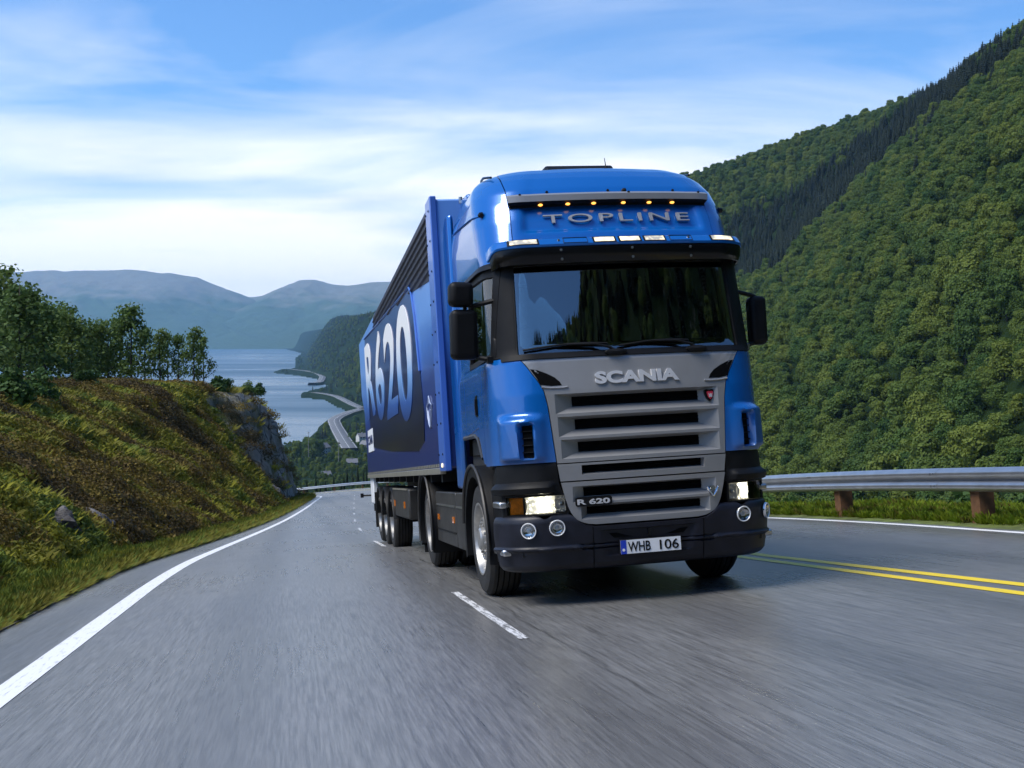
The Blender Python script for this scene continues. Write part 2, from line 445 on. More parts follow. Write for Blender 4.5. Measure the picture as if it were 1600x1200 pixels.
# road plane in world (for terrain)
nW = M3[:, 2]
def road_plane(X, Y): return MT[2] - (nW[0] * (X - MT[0]) + nW[1] * (Y - MT[1])) / nW[2]

# ------------------------------------------------------------------ the valley
SHORE = [(500, -420), (760, -320), (900, -240), (1045, -190), (1202, -206), (1290, -212), (1330, -215), (1427, -209), (1513, -234), (1687, -283), (1773, -337), (1867, -351), (2017, -352), (2150, -352),
         (2372, -412), (2507, -438), (2742, -540), (2877, -615), (3134, -646), (3250, -630), (4618, -892), (5850, -1100), (9000, -1900)]
FOOT = [(-1500, -1400), (-520, -560), (-330, -330), (-230, -140), (-130, 10), (-60, 40), (0, 45), (250, 40), (900, 32), (1000, 8), (1100, -58), (1250, -138), (1427, -130), (1687, -205), (1867, -285), (2017, -315), (2372, -378), (2877, -520), (3250, -590), (4618, -850), (5850, -1060), (9000, -1800)]
LAKE = -100.0
def hillH(X, Y):
    f = ip(Y, FOOT); d = X - f
    wig = fbm(X / 160, Y / 160, 4, 3) * 46
    cap = ip(Y, [(-900, 210), (-300, 260), (0, 290), (850, 293), (1050, 306), (1200, 262), (1400, 268), (1900, 285), (2300, 215), (2700, 150), (3400, 138), (4600, 165), (6000, 130), (9000, 110)])
    up = (np.maximum(d, 0) * (1.0 + .5 * ip(Y, [(2600, 0), (3600, 1)])) + wig * sstep(0, 120, d))
    up = np.where(up > 220, 220 + (up - 220) * ip(Y, [(900, 1.0), (1050, .6), (2500, .6), (3000, 1)]), up)
    up = -20 * np.log(np.exp(-np.maximum(up, 0) / 20) + np.exp(-cap / 20)) * 1.0
    gul = np.exp(-((Y - 850 - np.maximum(0, 330 - X) * .6) / 70.0) ** 2) * sstep(60, 220, X) * 12
    kn = 295 * np.exp(-(((X - 165) ** 2 + (Y + 195) ** 2) / 128.0 ** 2) ** 2)
    return np.maximum(LAKE + 2.5 + np.maximum(up, 0) - gul + np.maximum(d, 0) * .02, LAKE + kn)
def H(X, Y):
    X = np.asarray(X, float); Y = np.asarray(Y, float)
    hill = hillH(X, Y)
    sh = ip(Y, SHORE)
    land = sstep(-14, 12, X - sh) * 14 - 14 + LAKE + 2.5 + fbm(X / 60, Y / 60, 3, 9) * 2
    h = np.where(X > sh - 14, np.maximum(land, np.where(X > sh, hill, -999)), LAKE - 14)
    # mountainside the road is cut into
    pl = road_plane(np.clip(X, -60, 12), np.clip(Y, -120, 165)) - 1.6
    dx = np.maximum(X - 13.5, 0) + np.maximum(-52 - X, 0); dy = np.maximum(Y - 158, 0) + np.maximum(-130 - Y, 0)
    near = pl - .85 * np.hypot(dx, dy) - fbm(X / 14, Y / 14, 3, 5) * 3 * sstep(0, 25, np.hypot(dx, dy)) + fbm(X / 5, Y / 5, 2, 6) * .6
    return np.maximum(h, np.maximum(near, LAKE - 14))
ang = np.concatenate([np.linspace(-29, 29, 430), np.linspace(29, 331, 170)[1:-1]])
rad = np.geomspace(8, 11000, 300)
A_, R_ = np.meshgrid(np.radians(ang), rad)
X_, Y_ = R_ * np.sin(A_), R_ * np.cos(A_)
Z_ = H(X_, Y_)
na = len(ang); idx = np.arange(len(rad) * na).reshape(len(rad), na); nx_ = np.roll(idx, -1, 1)
F_ = np.stack([idx[:-1], nx_[:-1], nx_[1:], idx[1:]], -1).reshape(-1, 4)
ter = link(bpy.data.objects.new('valley_terrain', mesh_np('valley_terrain', np.stack([X_, Y_, Z_], -1).reshape(-1, 3), F_, LAND, 180)))
tag(ter, kind='structure')
lm_ = MB(); lm_.add([(-14000, -3000, LAKE), (9000, -3000, LAKE), (9000, 14000, LAKE), (-14000, 14000, LAKE)], [(0, 1, 2, 3)])
tag(lm_.build('lake', WATER), kind='structure')

def mountain(name, crest, D, base_y, depth, seed):
    """crest: list of (world x, crest height) at distance D"""
    xs = np.linspace(crest[0][0], crest[-1][0], 420); ys = np.concatenate([np.linspace(base_y, D, 90), np.linspace(D, D + depth, 25)[1:]])
    X, Y = np.meshgrid(xs, ys); hc = ip(X, crest)
    t = np.clip((Y - base_y) / (D - base_y), 0, 1); t2 = np.clip((Y - D) / depth, 0, 1)
    prof = np.where(t < 1, t ** .85, 1) * (1 - t2 ** 1.5 * .8)
    rid = np.abs(fbm(X / 700 + Y / 2600, Y / 1100, 6, seed)) * 2.6
    Z = LAKE - 6 + (hc - LAKE + 6) * prof * (1 - .42 * rid * (1.15 - t) * sstep(0, .2, t)) + fbm(X / 260, Y / 260, 4, seed + 3) * 60 * sstep(0, .25, t) * (1 - .6 * sstep(.75, 1, t))
    n = len(xs); i = np.arange(X.size).reshape(X.shape)
    F = np.stack([i[:-1, :-1], i[:-1, 1:], i[1:, 1:], i[1:, :-1]], -1).reshape(-1, 4)
    o = link(bpy.data.objects.new(name, mesh_np(name, np.stack([X, Y, Z], -1).reshape(-1, 3), F, MOUNT, 180)))
    return tag(o, kind='structure')
def px_crest(pts, D): return [((px - 800) / 1755.456 * D, (522 - py) / 1755.456 * D) for px, py in pts]
mountain('mountain', px_crest([(-900, 470), (-500, 440), (-150, 428), (0, 426), (60, 424), (120, 421), (200, 419), (262, 423), (310, 434), (350, 450), (385, 463), (420, 478), (470, 500), (540, 530), (600, 546)], 9800), 9800, 7450, 2200, 21)
mountain('mountain', px_crest([(250, 530), (330, 480), (385, 466), (410, 462), (432, 452), (452, 441), (468, 437), (492, 438), (520, 444), (545, 446), (575, 441), (610, 440), (680, 446), (800, 450), (1000, 452), (1200, 470)], 10400), 10400, 7600, 2200, 37)

# shore road far below
def px_plane(px, py, z):
    d = AM @ np.array([(px - 800) / 1755.456, (py - 600) / 1755.456, 1.0]); return d * (z / d[2])
def coast(pxs, wdt):
    P = np.array([px_plane(x, y, -94.8) for x, y in pxs]); q = []
    for a, b in zip(P[:-1], P[1:]): q += [a + (b - a) * k / 6 for k in range(6)]
    q = np.array(q + [P[-1]])
    for _ in range(3): q[1:-1] = (q[:-2] + 2 * q[1:-1] + q[2:]) / 4
    t = np.gradient(q, axis=0); nn = np.stack([t[:, 1], -t[:, 0], 0 * t[:, 0]], 1); nn /= np.linalg.norm(nn, axis=1)[:, None] + 1e-9
    return q, nn
CR = simple('pale_asphalt', (.12, .12, .12), .6, 0, 0, .1, .05)
ROADPTS = []
def coast_road(pxs, wdt):
    q, nn = coast(pxs, wdt); n = len(q); ROADPTS.append(q)
    low = np.array([0, 0, 6.0])
    V = np.concatenate([q - nn * (wdt / 2 + 3) - low, q - nn * wdt / 2, q + nn * wdt / 2, q + nn * (wdt / 2 + 3) - low]); i = np.arange(n - 1)
    F = np.concatenate([np.stack([i + k * n, i + 1 + k * n, i + 1 + (k + 1) * n, i + (k + 1) * n], -1) for k in range(3)])
    mi = np.concatenate([np.full(n - 1, k) for k in (1, 0, 1)])
    o = link(bpy.data.objects.new('shore_road', mesh_np('shore_road', V, F, [CR, LAND], 180, mi))); tag(o, kind='structure')
    for off in (-wdt * .43, wdt * .43, 0):
        W = np.concatenate([q + nn * (off - .12), q + nn * (off + .12)]) + [0, 0, .06]
        F2 = np.stack([i, i + 1, i + 1 + n, i + n], -1)
        link(bpy.data.objects.new('edge_line', mesh_np('edge_line', W, F2, WLINE, 180)), o)
coast_road([(546, 700), (536, 685), (525, 666), (521, 656), (530, 650), (548, 643), (575, 636)], 14)
coast_road([(580, 642), (556, 634), (540, 626), (526, 619), (510, 615.5), (490, 613)], 12)
coast_road([(487, 598), (500, 597), (505, 588), (494, 582), (476, 579), (455, 577)], 14)

# ------------------------------------------------------------------ the truck
truck = empty('truck'); truck.matrix_world = M
tag(truck, 'blue tractor unit with silver grille, lit headlights and black bumper driving up the road', 'truck')
CAB = [(0.28, .10, 1.18, .40), (1.15, .04, 1.20, .42), (1.75, .06, 1.20, .42), (2.03, .10, 1.20, .40), (2.12, .14, 1.19, .38), (2.90, .255, 1.17, .36),
       (3.02, .31, 1.18, .38), (3.30, .40, 1.18, .42), (3.46, .47, 1.17, .44), (3.60, .55, 1.15, .46), (3.72, .66, 1.11, .48), (3.80, .77, 1.07, .50),
       (3.87, .92, 1.01, .50), (3.92, 1.12, .94, .48), (3.95, 1.5, .84, .42), (3.97, 2.0, .6, .3)]
YB, BOW = 2.2, .05
_cz = [c[0] for c in CAB]
def prof(z): return tuple(float(np.interp(z, _cz, [c[k] for c in CAB])) for k in (1, 2, 3))
def cab_raw(u, z, s=1):
    yf, wd, r = prof(z); ry = r * 1.1
    if u <= 1: x = u * (wd - r); y = yf + BOW * u * u
    elif u <= 2: t = (u - 1) * PI / 2; x = wd - r + r * math.sin(t); y = yf + BOW + ry * (1 - math.cos(t))
    else: x = wd; y0 = yf + BOW + ry; y = y0 + (u - 2) * (YB - y0)
    return Vector((s * x, y, z))
def cab(u, z, s=1, off=0.0):
    p = cab_raw(u, z, s)
    if off == 0: return p
    e = .01
    du = cab_raw(u + e, z, s) - cab_raw(max(u - e, 0), z, s) if u > e else cab_raw(u + e, z, s) - cab_raw(u, z, s)
    dz = cab_raw(u, min(z + e, 3.969), s) - cab_raw(u, min(z, 3.965) - e, s)
    n = du.cross(dz).normalized()
    if n.dot(p - Vector((0, 1.3, min(z, 3.2)))) < 0: n = -n
    return p + n * off
def u_x(x, z):
    x = abs(x); yf, wd, r = prof(z); c = wd - r
    return x / c if x <= c else 1 + math.asin(min(1, (x - c) / r)) * 2 / PI
def u_y(y, z):
    yf, wd, r = prof(z); ry = r * 1.1; y0 = yf + BOW + ry
    if y >= y0: return 2 + (y - y0) / (YB - y0)
    return 1 + math.acos(max(-1, min(1, 1 - (y - yf - BOW) / ry))) * 2 / PI
def F(x, z, off=0.0): return cab(u_x(x, z), z, 1 if x >= 0 else -1, off)
def sheet(name, nu, nv, fn, mat, parent, s=1, th=.02, mb=None, angle=30, both=False, bevel=0):
    """fn(a,b) -> (u,z,off): a patch on the cab surface with thickness th; both=True mirrors it through the middle (u may be negative)"""
    own = mb is None
    mb = mb or MB()
    def P(a, b, d):
        u, z, o = fn(a, b); sg = s * (1 if u >= 0 else -1); return cab(abs(u), z, sg, o - d)
    A = [[P(i / nu, j / nv, 0) for i in range(nu + 1)] for j in range(nv + 1)]
    mb.grid(A)
    if th:
        B = [[P(i / nu, j / nv, th) for i in range(nu + 1)] for j in range(nv + 1)]
        mb.grid([A[0], B[0]]); mb.grid([B[-1], A[-1]])
        mb.grid([[r[0] for r in B], [r[0] for r in A]]); mb.grid([[r[-1] for r in A], [r[-1] for r in B]])
        mb.grid(B)
    if own: return mb.build(name, mat, parent, angle, bevel)
    return mb
def lerp(a, b, t): return a + (b - a) * t
def ipl(x, t): return float(ip(x, t))

# --- lettering
_tmp = {}
def text_mesh(txt, bold=0.0, extrude=.02, res=6, space=1.0):
    cu = bpy.data.curves.new('lettering', 'FONT'); cu.body = txt; cu.size = 1; cu.extrude = extrude; cu.offset = bold; cu.resolution_u = res
    cu.bevel_depth = 0; cu.space_character = space
    o = bpy.data.objects.new('lettering', cu); C.objects.link(o)
    dg = bpy.context.evaluated_depsgraph_get(); me = bpy.data.meshes.new_from_object(o.evaluated_get(dg))
    bpy.data.objects.remove(o); bpy.data.curves.remove(cu)
    v = np.zeros(len(me.vertices) * 3, np.float32); me.vertices.foreach_get('co', v)
    return me, v.reshape(-1, 3).copy()
def lettering(name, txt, mapf, mat, parent, bold=0.0, extrude=.02, space=1.0):
    """mapf(a, b, d): a, b in 0..1 across the text, d depth -> point"""
    me, v = text_mesh(txt, bold, extrude, 6, space)
    me.name = name
    lo, hi = v.min(0), v.max(0)
    for i, p in enumerate(v):
        q = mapf((p[0] - lo[0]) / (hi[0] - lo[0]), (p[1] - lo[1]) / (hi[1] - lo[1]), p[2] / max(extrude, 1e-6))
        me.vertices[i].co = q
    me.materials.clear()
    for m in (mat if isinstance(mat, list) else [mat]): me.materials.append(m)
    me.update()
    return link(bpy.data.objects.new(name, me), parent)
def poly_plate(name, poly, mapf, th, mat, parent, bevel=0):
    """flat polygon (list of 2D) mapped by mapf(a,b,d) with thickness"""
    mb = MB(); n = len(poly)
    v = [mapf(a, b, th) for a, b in poly] + [mapf(a, b, 0) for a, b in poly]
    mb.add(v, [tuple(range(n)), tuple(range(n, 2 * n))[::-1]] + [(i, i + n, (i + 1) % n + n, (i + 1) % n) for i in range(n)])
    return mb.build(name, mat, parent, 30, bevel)
def rrect(x0, x1, y0, y1, r, n=5):
    q = []
    for cx, cy, a0 in ((x1 - r, y1 - r, 0), (x0 + r, y1 - r, 90), (x0 + r, y0 + r, 180), (x1 - r, y0 + r, 270)):
        q += [(cx + r * math.cos(R(a0 + 90 * k / n)), cy + r * math.sin(R(a0 + 90 * k / n))) for k in range(n + 1)]
    return q
Fm = lambda x, z, d: F(x, z, d)

# --- blue bodywork
GX = [(1.15, .735), (1.4, .755), (1.65, .775), (1.78, .80), (1.86, .84), (1.93, .885), (1.98, .915), (2.03, .95), (2.075, .985)]   # edge between grille and blue corner
VENT = (1.215, 1.355, 1.22, 1.51)        # u0,u1,z0,z1
for s in (-1, 1):
    def fn(a, b):
        z = 1.185 + (2.075 - 1.185) * b
        u0 = u_x(ipl(z, GX) + .004, z); u1 = u_y(.80, z); u = lerp(u0, u1, a)
        # scoop: the panel swells round the vent and drops into it
        o = .055 * sstep(1.02, 1.16, u) * (1 - sstep(1.55, 1.75, u)) * sstep(1.19, 1.23, z) * (1 - sstep(1.53, 1.60, z))
        o *= (1 - .55 * (1 - sstep(1.12, 1.30, u)))
        v = sstep(VENT[0] - .03, VENT[0] + .01, u) * (1 - sstep(VENT[1] - .01, VENT[1] + .015, u)) * sstep(VENT[2] - .01, VENT[2] + .015, z) * (1 - sstep(VENT[3] - .015, VENT[3] + .01, z))
        return u, z, float(o - v * .075)
    cp = sheet('corner_panel', 64, 60, fn, BLUE, truck, s, .02, angle=60)
    vt = MB(); sheet('', 4, 6, lambda a, b: (lerp(VENT[0], VENT[1], a), lerp(VENT[2], VENT[3], b), -.012), DARK, None, s, .01, vt)
    av = vt.build('air_vent', DARK, cp)
    for k in range(4):
        z = lerp(VENT[2], VENT[3], (k + 1) / 5)
        sheet('vent_slat', 4, 1, lambda a, b: (lerp(VENT[0], VENT[1], a), z + .008 * (b - .5), .002), BLACK, cp, s, .012)
    # door with its window
    dz0, dz1 = 1.20, 2.085
    def fd(a, b):
        z = lerp(1.20, 2.085, b)
        y1 = 1.78; y0 = .812
        return lerp(u_y(y0, z), u_y(y1, z), a), (z if True else z), 0.0
    # lower edge steps up over the wheel
    def fd2(a, b):
        y = lerp(.812, 1.78, a); zb = 1.205 if y < .86 else lerp(1.205, 1.455, float(sstep(.86, 1.12, y)))
        z = lerp(zb, 2.085, b); return u_y(y, z), z, .0
    door = sheet('door', 40, 14, fd2, BLUE, truck, s, .03)
    hb = MB(); sheet('', 6, 8, lambda a, b: (u_y(lerp(1.06, 1.17, a), lerp(1.64, 1.83, b)), lerp(1.64, 1.83, b), .004), GLOSSB, None, s, .012, hb)
    hb.build('handle_recess', GLOSSB, door)
    sheet('door_handle', 2, 6, lambda a, b: (u_y(lerp(1.08, 1.115, a), lerp(1.655, 1.80, b)), lerp(1.655, 1.80, b), .022), BLACK, door, s, .014)
    sheet('trim_crease', 8, 1, lambda a, b: (u_y(lerp(1.05, 1.7, a), lerp(1.49, 1.50, b) + .05 * a), lerp(1.49, 1.50, b) + .05 * (1 - a), .006), BLUE, door, s, .006)
    # side window, frame
    wz0, wz1 = 2.13, 2.80
    sheet('side_window', 8, 8, lambda a, b: (u_y(lerp(.45, 1.34, a), lerp(wz0, wz1 + .05 * a, b)), lerp(wz0, wz1 + .05 * a, b), -.018), SGLASS, door, s, .004)
    wf = MB()
    for y0, y1, za, zb_ in ((.39, .45, 2.085, 2.90), (1.34, 1.40, 2.085, 2.90)):
        sheet('', 3, 8, lambda a, b: (u_y(lerp(y0, y1, a), lerp(za, zb_, b)), lerp(za, zb_, b), .004), GLOSSB, None, s, .03, wf)
    sheet('', 10, 2, lambda a, b: (u_y(lerp(.45, 1.34, a), lerp(2.085, wz0, b)), lerp(2.085, wz0, b), .006), GLOSSB, None, s, .03, wf)
    sheet('', 10, 2, lambda a, b: (u_y(lerp(.45, 1.34, a), lerp(wz1 + .05 * a, 2.90, b)), lerp(wz1 + .05 * a, 2.90, b), .002), GLOSSB, None, s, .03, wf)
    wf.build('window_frame', BLACK, door)
    # wind deflector / rain strip over the window
    rs = MB()
    rs.grid([[cab(u_y(lerp(.36, 1.5, a / 12), 2.89 + .025 * a / 12), 2.865 + k * .055 + .025 * a / 12, s, .035 if k == 0 else .012) for a in range(13)] for k in range(2)])
    rs.grid([[cab(u_y(lerp(.36, 1.5, a / 12), 2.89 + .025 * a / 12), 2.92 - k * .055 + .025 * a / 12, s, .004) for a in range(13)] for k in range(2)])
    rs.build('rain_strip', BLACK, door)
    # rear cab side below and above the belt, and pillar behind the door
    sheet('side_panel', 10, 30, lambda a, b: (u_y(lerp(1.79, 2.19, a), lerp(1.46, 2.96, b)), lerp(1.46, 2.96, b), 0), BLUE, truck, s, .03)
    sheet('side_panel', 8, 10, lambda a, b: (u_y(lerp(1.40, 1.785, a), lerp(2.09, 2.96, b)), lerp(2.09, 2.96, b), 0), BLUE, truck, s, .03)
    sheet('window_pillar', 4, 20, lambda a, b: (lerp(u_x(.99 - .03 * b, lerp(2.08, 2.90, b)) + .0, u_y(.385, lerp(2.08, 2.90, b)), a), lerp(2.08, 2.90, b), .006), BLACK, truck, s, .03)
    # high roof: side panels and front panel
    def zsd(b): return lerp(2.93, 3.6, b / .6) if b < .6 else (lerp(3.6, 3.87, (b - .6) / .25) if b < .85 else lerp(3.87, 3.969, (b - .85) / .15))
    UF = [(2.9, 1.215), (3.12, 1.21), (3.4, 1.235), (3.6, 1.30), (3.75, 1.40), (3.83, 1.47), (3.9, 1.55), (3.97, 1.7)]
    rp = sheet('roof_side_panel', 34, 40, lambda a, b: (lerp(ipl(zsd(b), UF) + .012, 3.0, a ** 1.25), zsd(b), -.004), BLUE, truck, s, .02, angle=50)
    sm = MB()      # raised crease along the roof side, with its marker lamp
    sm.tube([cab(u_y(lerp(.74, 2.18, k / 10), 3.40 + .14 * k / 10), 3.40 + .14 * k / 10, s, .002) for k in range(11)], .008, 6)
    sm.build('panel_crease', BLUE, rp)
    ml = MB(); ml.lathe([(0, .001), (0, .028), (.03, .024), (.045, .001)], (0, 0, 0), 0, 12)
    mo = ml.build('side_marker', GLOSSB, rp); mo.location = cab(u_y(.72, 3.405), 3.405, s, .0); mo.rotation_euler = (0, 0, PI * (s < 0))
    rr = MB(); rr.tube([cab(ipl(z, UF) + .10 + .25 * (i / 11), z, s, .02) for i, z in enumerate(np.linspace(3.80, 3.955, 12))], .012, 6)
    rr.build('roof_rail', GLOSSB, rp)
UFM = lambda z: ipl(z, [(2.9, 1.215), (3.12, 1.21), (3.4, 1.235), (3.6, 1.30), (3.75, 1.40), (3.83, 1.47), (3.9, 1.55), (3.97, 1.7)])
def frf(a, b):
    z = lerp(3.05, 3.75, b / .7) if b < .7 else lerp(3.75, 3.969, (b - .7) / .3)
    u = (2 * a - 1) * UFM(z); p = cab_raw(abs(u), z); x = abs(p.x)
    o = 0.0
    if z < 3.46:     # shallow lettering recess below the lamp rail
        o = -.030 * float((1 - sstep(.74, .82, x + (3.45 - z) * -.12)) * sstep(3.15, 3.215, z))
    return u, z, o
roof_front = sheet('roof_front_panel', 72, 70, frf, BLUE, truck, 1, .02, angle=60)
roofcap = MB(); roofcap.grid([[Vector((lerp(-.62, .62, i / 8), lerp(1.95, 2.2, j / 3), 3.965 + .004 * j)) for i in range(9)] for j in range(4)])
roofcap.build('roof_cap', BLUE, truck)
for x in (-.55, 0.0, .62): 
    q = MB(); q.lathe([(0, .001), (0, .013), (-.008, .011), (-.01, .001)], (0, 0, 0), 1, 10); o = q.build('screw_cap', BLACK, roof_front); o.location = F(x, 3.56, .003)
# lamp rail with six orange markers
lr = MB()
for (z0, o0), (z1, o1) in zip([(3.425, .0), (3.432, .055), (3.470, .075), (3.502, .055), (3.512, .0)][:-1], [(3.432, .055), (3.470, .075), (3.502, .055), (3.512, .0)]):
    lr.grid([[F(lerp(-.90, .90, i / 40), z0, o0) for i in range(41)], [F(lerp(-.90, .90, i / 40), z1, o1) for i in range(41)]])
lr.grid([[F(-.90, z, o) for z, o in ((3.425, 0), (3.432, .055), (3.47, .075))], [F(-.90, z, o) for z, o in ((3.512, 0), (3.502, .055), (3.47, .075))]])
rail_o = lr.build('lamp_rail', GREY, truck)
lu = MB(); lu.grid([[F(lerp(-.90, .90, i / 40), 3.424, -.005) for i in range(41)], [F(lerp(-.90, .90, i / 40), 3.430, .054) for i in range(41)]])
lu.grid([[F(lerp(-.90, .90, i / 40), 3.405, .004) for i in range(41)], [F(lerp(-.90, .90, i / 40), 3.426, .004) for i in range(41)]])
lu.build('shadow_gap', BLACK, rail_o)
for x in (-.635, -.395, -.165, .105, .345, .565):
    q = MB(); q.lathe([(.0, .001), (.0, .026), (-.012, .024), (-.02, .001)], (0, 0, 0), 1, 14); o = q.build('marker_lamp', LAMP_O, rail_o); o.location = F(x, 3.415, .022); o.scale = (.80, 1, .42)
for x in (-.80, .82, .16):
    q = MB(); q.lathe([(0, .001), (0, .012), (-.01, .010), (-.011, .001)], (0, 0, 0), 1, 10); o = q.build('rail_screw', BLACK, rail_o); o.location = F(x, 3.487, .066)
q = MB(); q.lathe([(0, .001), (0, .022), (-.03, .020), (-.04, .001)], (0, 0, 0), 1, 12); o = q.build('camera_eye', BLACK, roof_front); o.location = F(.14, 3.545, .01)
LX0, LX1, LZ0, LZ1 = -.625, .71, 3.254, 3.334
ROOFL = simple('grey_letter', (.33, .33, .335), .4, .3)
lettering('roof_lettering', 'TOPLINE', lambda a, b, d: F(lerp(LX0, LX1, a), lerp(LZ0, LZ1, b), -.004 + .016 * (d + 1) * .5 - .014), ROOFL, roof_front, .004, .02, 1.22)
# hatch, aerial
hm = MB(); hm.prism([(1.30, 3.93), (1.42, 4.035), (1.95, 4.05), (2.05, 3.95)], -.34, .34, 0)
hm.build('roof_hatch', BLACK, truck, 30, .02)
am = MB(); am.tube([(.21, 1.2, 3.90), (.21, 1.215, 3.965)], .016, 8); am.tube([(.21, 1.215, 3.96), (.212, 1.25, 4.06)], [.006, .003], 6); am.build('aerial', BLACK, truck)

# --- sun visor: blue lip with lamps, black lower edge
def fv(a, b):
    u = (2 * a - 1) * 1.62
    zz = [(0, 2.925), (.08, 2.932), (.70, 3.015), (.80, 3.025), (1, 3.045)]; oo = [(0, .165), (.08, .178), (.70, .150), (.80, .138), (1, .02)]
    edge = 1 - float(sstep(1.35, 1.62, abs(u))) * .75
    return u, ipl(b, zz), ipl(b, oo) * edge
visor = sheet('sun_visor', 60, 8, fv, BLUE, truck, 1, .02, angle=50)
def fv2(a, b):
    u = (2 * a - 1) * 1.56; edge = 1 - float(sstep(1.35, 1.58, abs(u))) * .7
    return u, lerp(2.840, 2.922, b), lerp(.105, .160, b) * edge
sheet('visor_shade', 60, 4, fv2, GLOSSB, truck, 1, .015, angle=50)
def voff(x, z):
    o = ipl(z, [(2.925, .165), (2.932, .178), (3.015, .150), (3.025, .138)]); u = u_x(x, z)
    return o * (1 - float(sstep(1.35, 1.62, u)) * .75)
def vlamp(x, wd, z=2.973, hh=.050):
    q = MB(); q.grid([[F(x + wd * (i / 6 - .5), z + hh * (j / 2 - .5), voff(x + wd * (i / 6 - .5), z + hh * (j / 2 - .5)) + .006) for i in range(7)] for j in range(3)])
    fr = MB(); fr.grid([[F(x + (wd + .03) * (i / 6 - .5), z + (hh + .016) * (j / 2 - .5), voff(x + (wd + .03) * (i / 6 - .5), z + (hh + .016) * (j / 2 - .5)) + .003) for i in range(7)] for j in range(3)])
    f = fr.build('lamp_frame', BLACK, visor); q.build('visor_lamp', LAMP_W, f)
for x, wd in ((-.175, .17), (.045, .17), (.262, .17), (-.835, .19), (.865, .16)): vlamp(x, wd)
for x, z, o in ((-.56, 2.98, .164), (-.55, 2.905, .152), (-.545, 2.865, .125), (.055, 2.905, .152), (.06, 2.865, .125), (.57, 2.98, .164), (.575, 2.905, .152), (.58, 2.865, .125)):
    q = MB(); q.lathe([(0, .001), (0, .012), (-.008, .010), (-.009, .001)], (0, 0, 0), 1, 10); k = q.build('visor_screw', ALU, visor); k.location = F(x, z, o)
for x in (-.42, .50):
    bp_ = [F(x + sx * .10, z, voff(x, z) + .002) for sx, z in ((-1, 2.945), (1, 2.945), (1, 3.005), (-1, 3.005), (-1, 2.945))]
    q = MB(); q.tube(bp_, .0035, 5); q.build('blank_cover', BLACK, visor)

# --- windscreen
def fw(a, b):
    z = lerp(2.07, 2.90, b); return (2 * a - 1) * u_x(1.0 - .03 * b, z), z, -.012
sheet('windscreen', 40, 16, fw, GLASS, truck, 1, .005)
sf = MB()
for za, zb_, o in ((2.045, 2.092, .012), (2.86, 2.93, .006)):
    sheet('', 40, 2, lambda a, b: ((2 * a - 1) * u_x(1.10 if za < 2.5 else 1.0, lerp(za, zb_, b)), lerp(za, zb_, b), o), BLACK, None, 1, .03, sf)
for s in (-1, 1): sheet('', 2, 16, lambda a, b: (lerp(u_x(.975 - .03 * b, lerp(2.08, 2.88, b)), u_x(1.005 - .03 * b, lerp(2.08, 2.88, b)), a), lerp(2.08, 2.88, b), .004), GLOSSB, None, s, .03, sf)
sf.build('windscreen_frame', BLACK, truck)
for x0, x1, px_ in ((-.93, -.30, -.16), (-.12, .42, .56)):
    wb = MB(); wb.tube([F(px_, 2.075, .02), F(px_ - .06, 2.10, .045), F((x1 + px_) / 2 - .1, 2.145, .04), F((x0 + x1) / 2 - .02, 2.155, .03)], [.016, .012, .010, .007], 6)
    wbo = wb.build('wiper', BLACK, truck)
    q = MB(); q.tube([F(lerp(x0, x1 + .08, k / 10), 2.125 + .035 * math.sin(PI * k / 10 * .75), .018) for k in range(11)], .009, 5); q.build('wiper_blade', BLACK, wbo)
    q = MB(); q.lathe([(0, .001), (0, .05), (-.03, .045), (-.045, .001)], (0, 0, 0), 1, 14); k = q.build('wiper_hub', BLACK, wbo); k.location = F(px_, 2.07, .012); k.scale = (2.0, 1, .6)

# --- upper grille
ug = MB()
def band(mb, z0, z1, x0, x1, nx=24, nz=1, off=0.0):
    f0 = x0 if callable(x0) else (lambda z: x0); f1 = x1 if callable(x1) else (lambda z: x1)
    mb.grid([[F(lerp(f0(z), f1(z), i / nx), z, off) for i in range(nx + 1)] for z in [lerp(z0, z1, j / nz) for j in range(nz + 1)]])
gx = lambda z: ipl(z, GX) - .004
def recess(mb, dark, X, zt, zb, xi, zit, zib, dep, off=0.0, n=40):
    """opening X,zt..zb whose floor is an inner opening at depth"""
    O = [[F(lerp(-X, X, i / n), z, off) for i in range(n + 1)] for z in (zt, zb)]
    I = [[F(lerp(-xi, xi, i / n), z, off - dep) for i in range(n + 1)] for z in (zit, zib)]
    mb.grid([O[0], I[0]]); mb.grid([I[1], O[1]])
    mb.grid([[O[0][0], O[1][0]], [I[0][0], I[1][0]]]); mb.grid([[O[0][-1], O[1][-1]], [I[0][-1], I[1][-1]]])
    dark.append((xi, zit, zib, off - dep))
darks = []
slots = [(1.742, 1.578, 1.722, 1.640), (1.552, 1.386, 1.532, 1.448), (1.362, 1.205, 1.342, 1.260)]
def GE(z, c): return gx(z)
ztop = 2.047
band(ug, slots[0][0], ztop, lambda z: -gx(z), gx, 40, 10)
for k, (zt, zb, zit, zib) in enumerate(slots):
    X = .715 - .012 * k
    for sg in (-1, 1): band(ug, zb, zt, lambda z: sg * X, lambda z: sg * gx(z), 3, 3)
    recess(ug, darks, X, zt, zb, .562 - .012 * k, zit, zib, .085)
    zn = slots[k + 1][0] if k < 2 else 1.172
    band(ug, zn, zb, lambda z: -gx(z), gx, 40, 1)
for sg in (-1, 1): ug.grid([[F(sg * gx(z), z, o) for z in np.linspace(1.172, 2.047, 16)] for o in (0, -.05)])
ug.grid([[F(lerp(-gx(1.172), gx(1.172), i / 30), 1.172, o) for i in range(31)] for o in (0, -.05)])
upper = ug.build('upper_grille', GREY, truck, None)
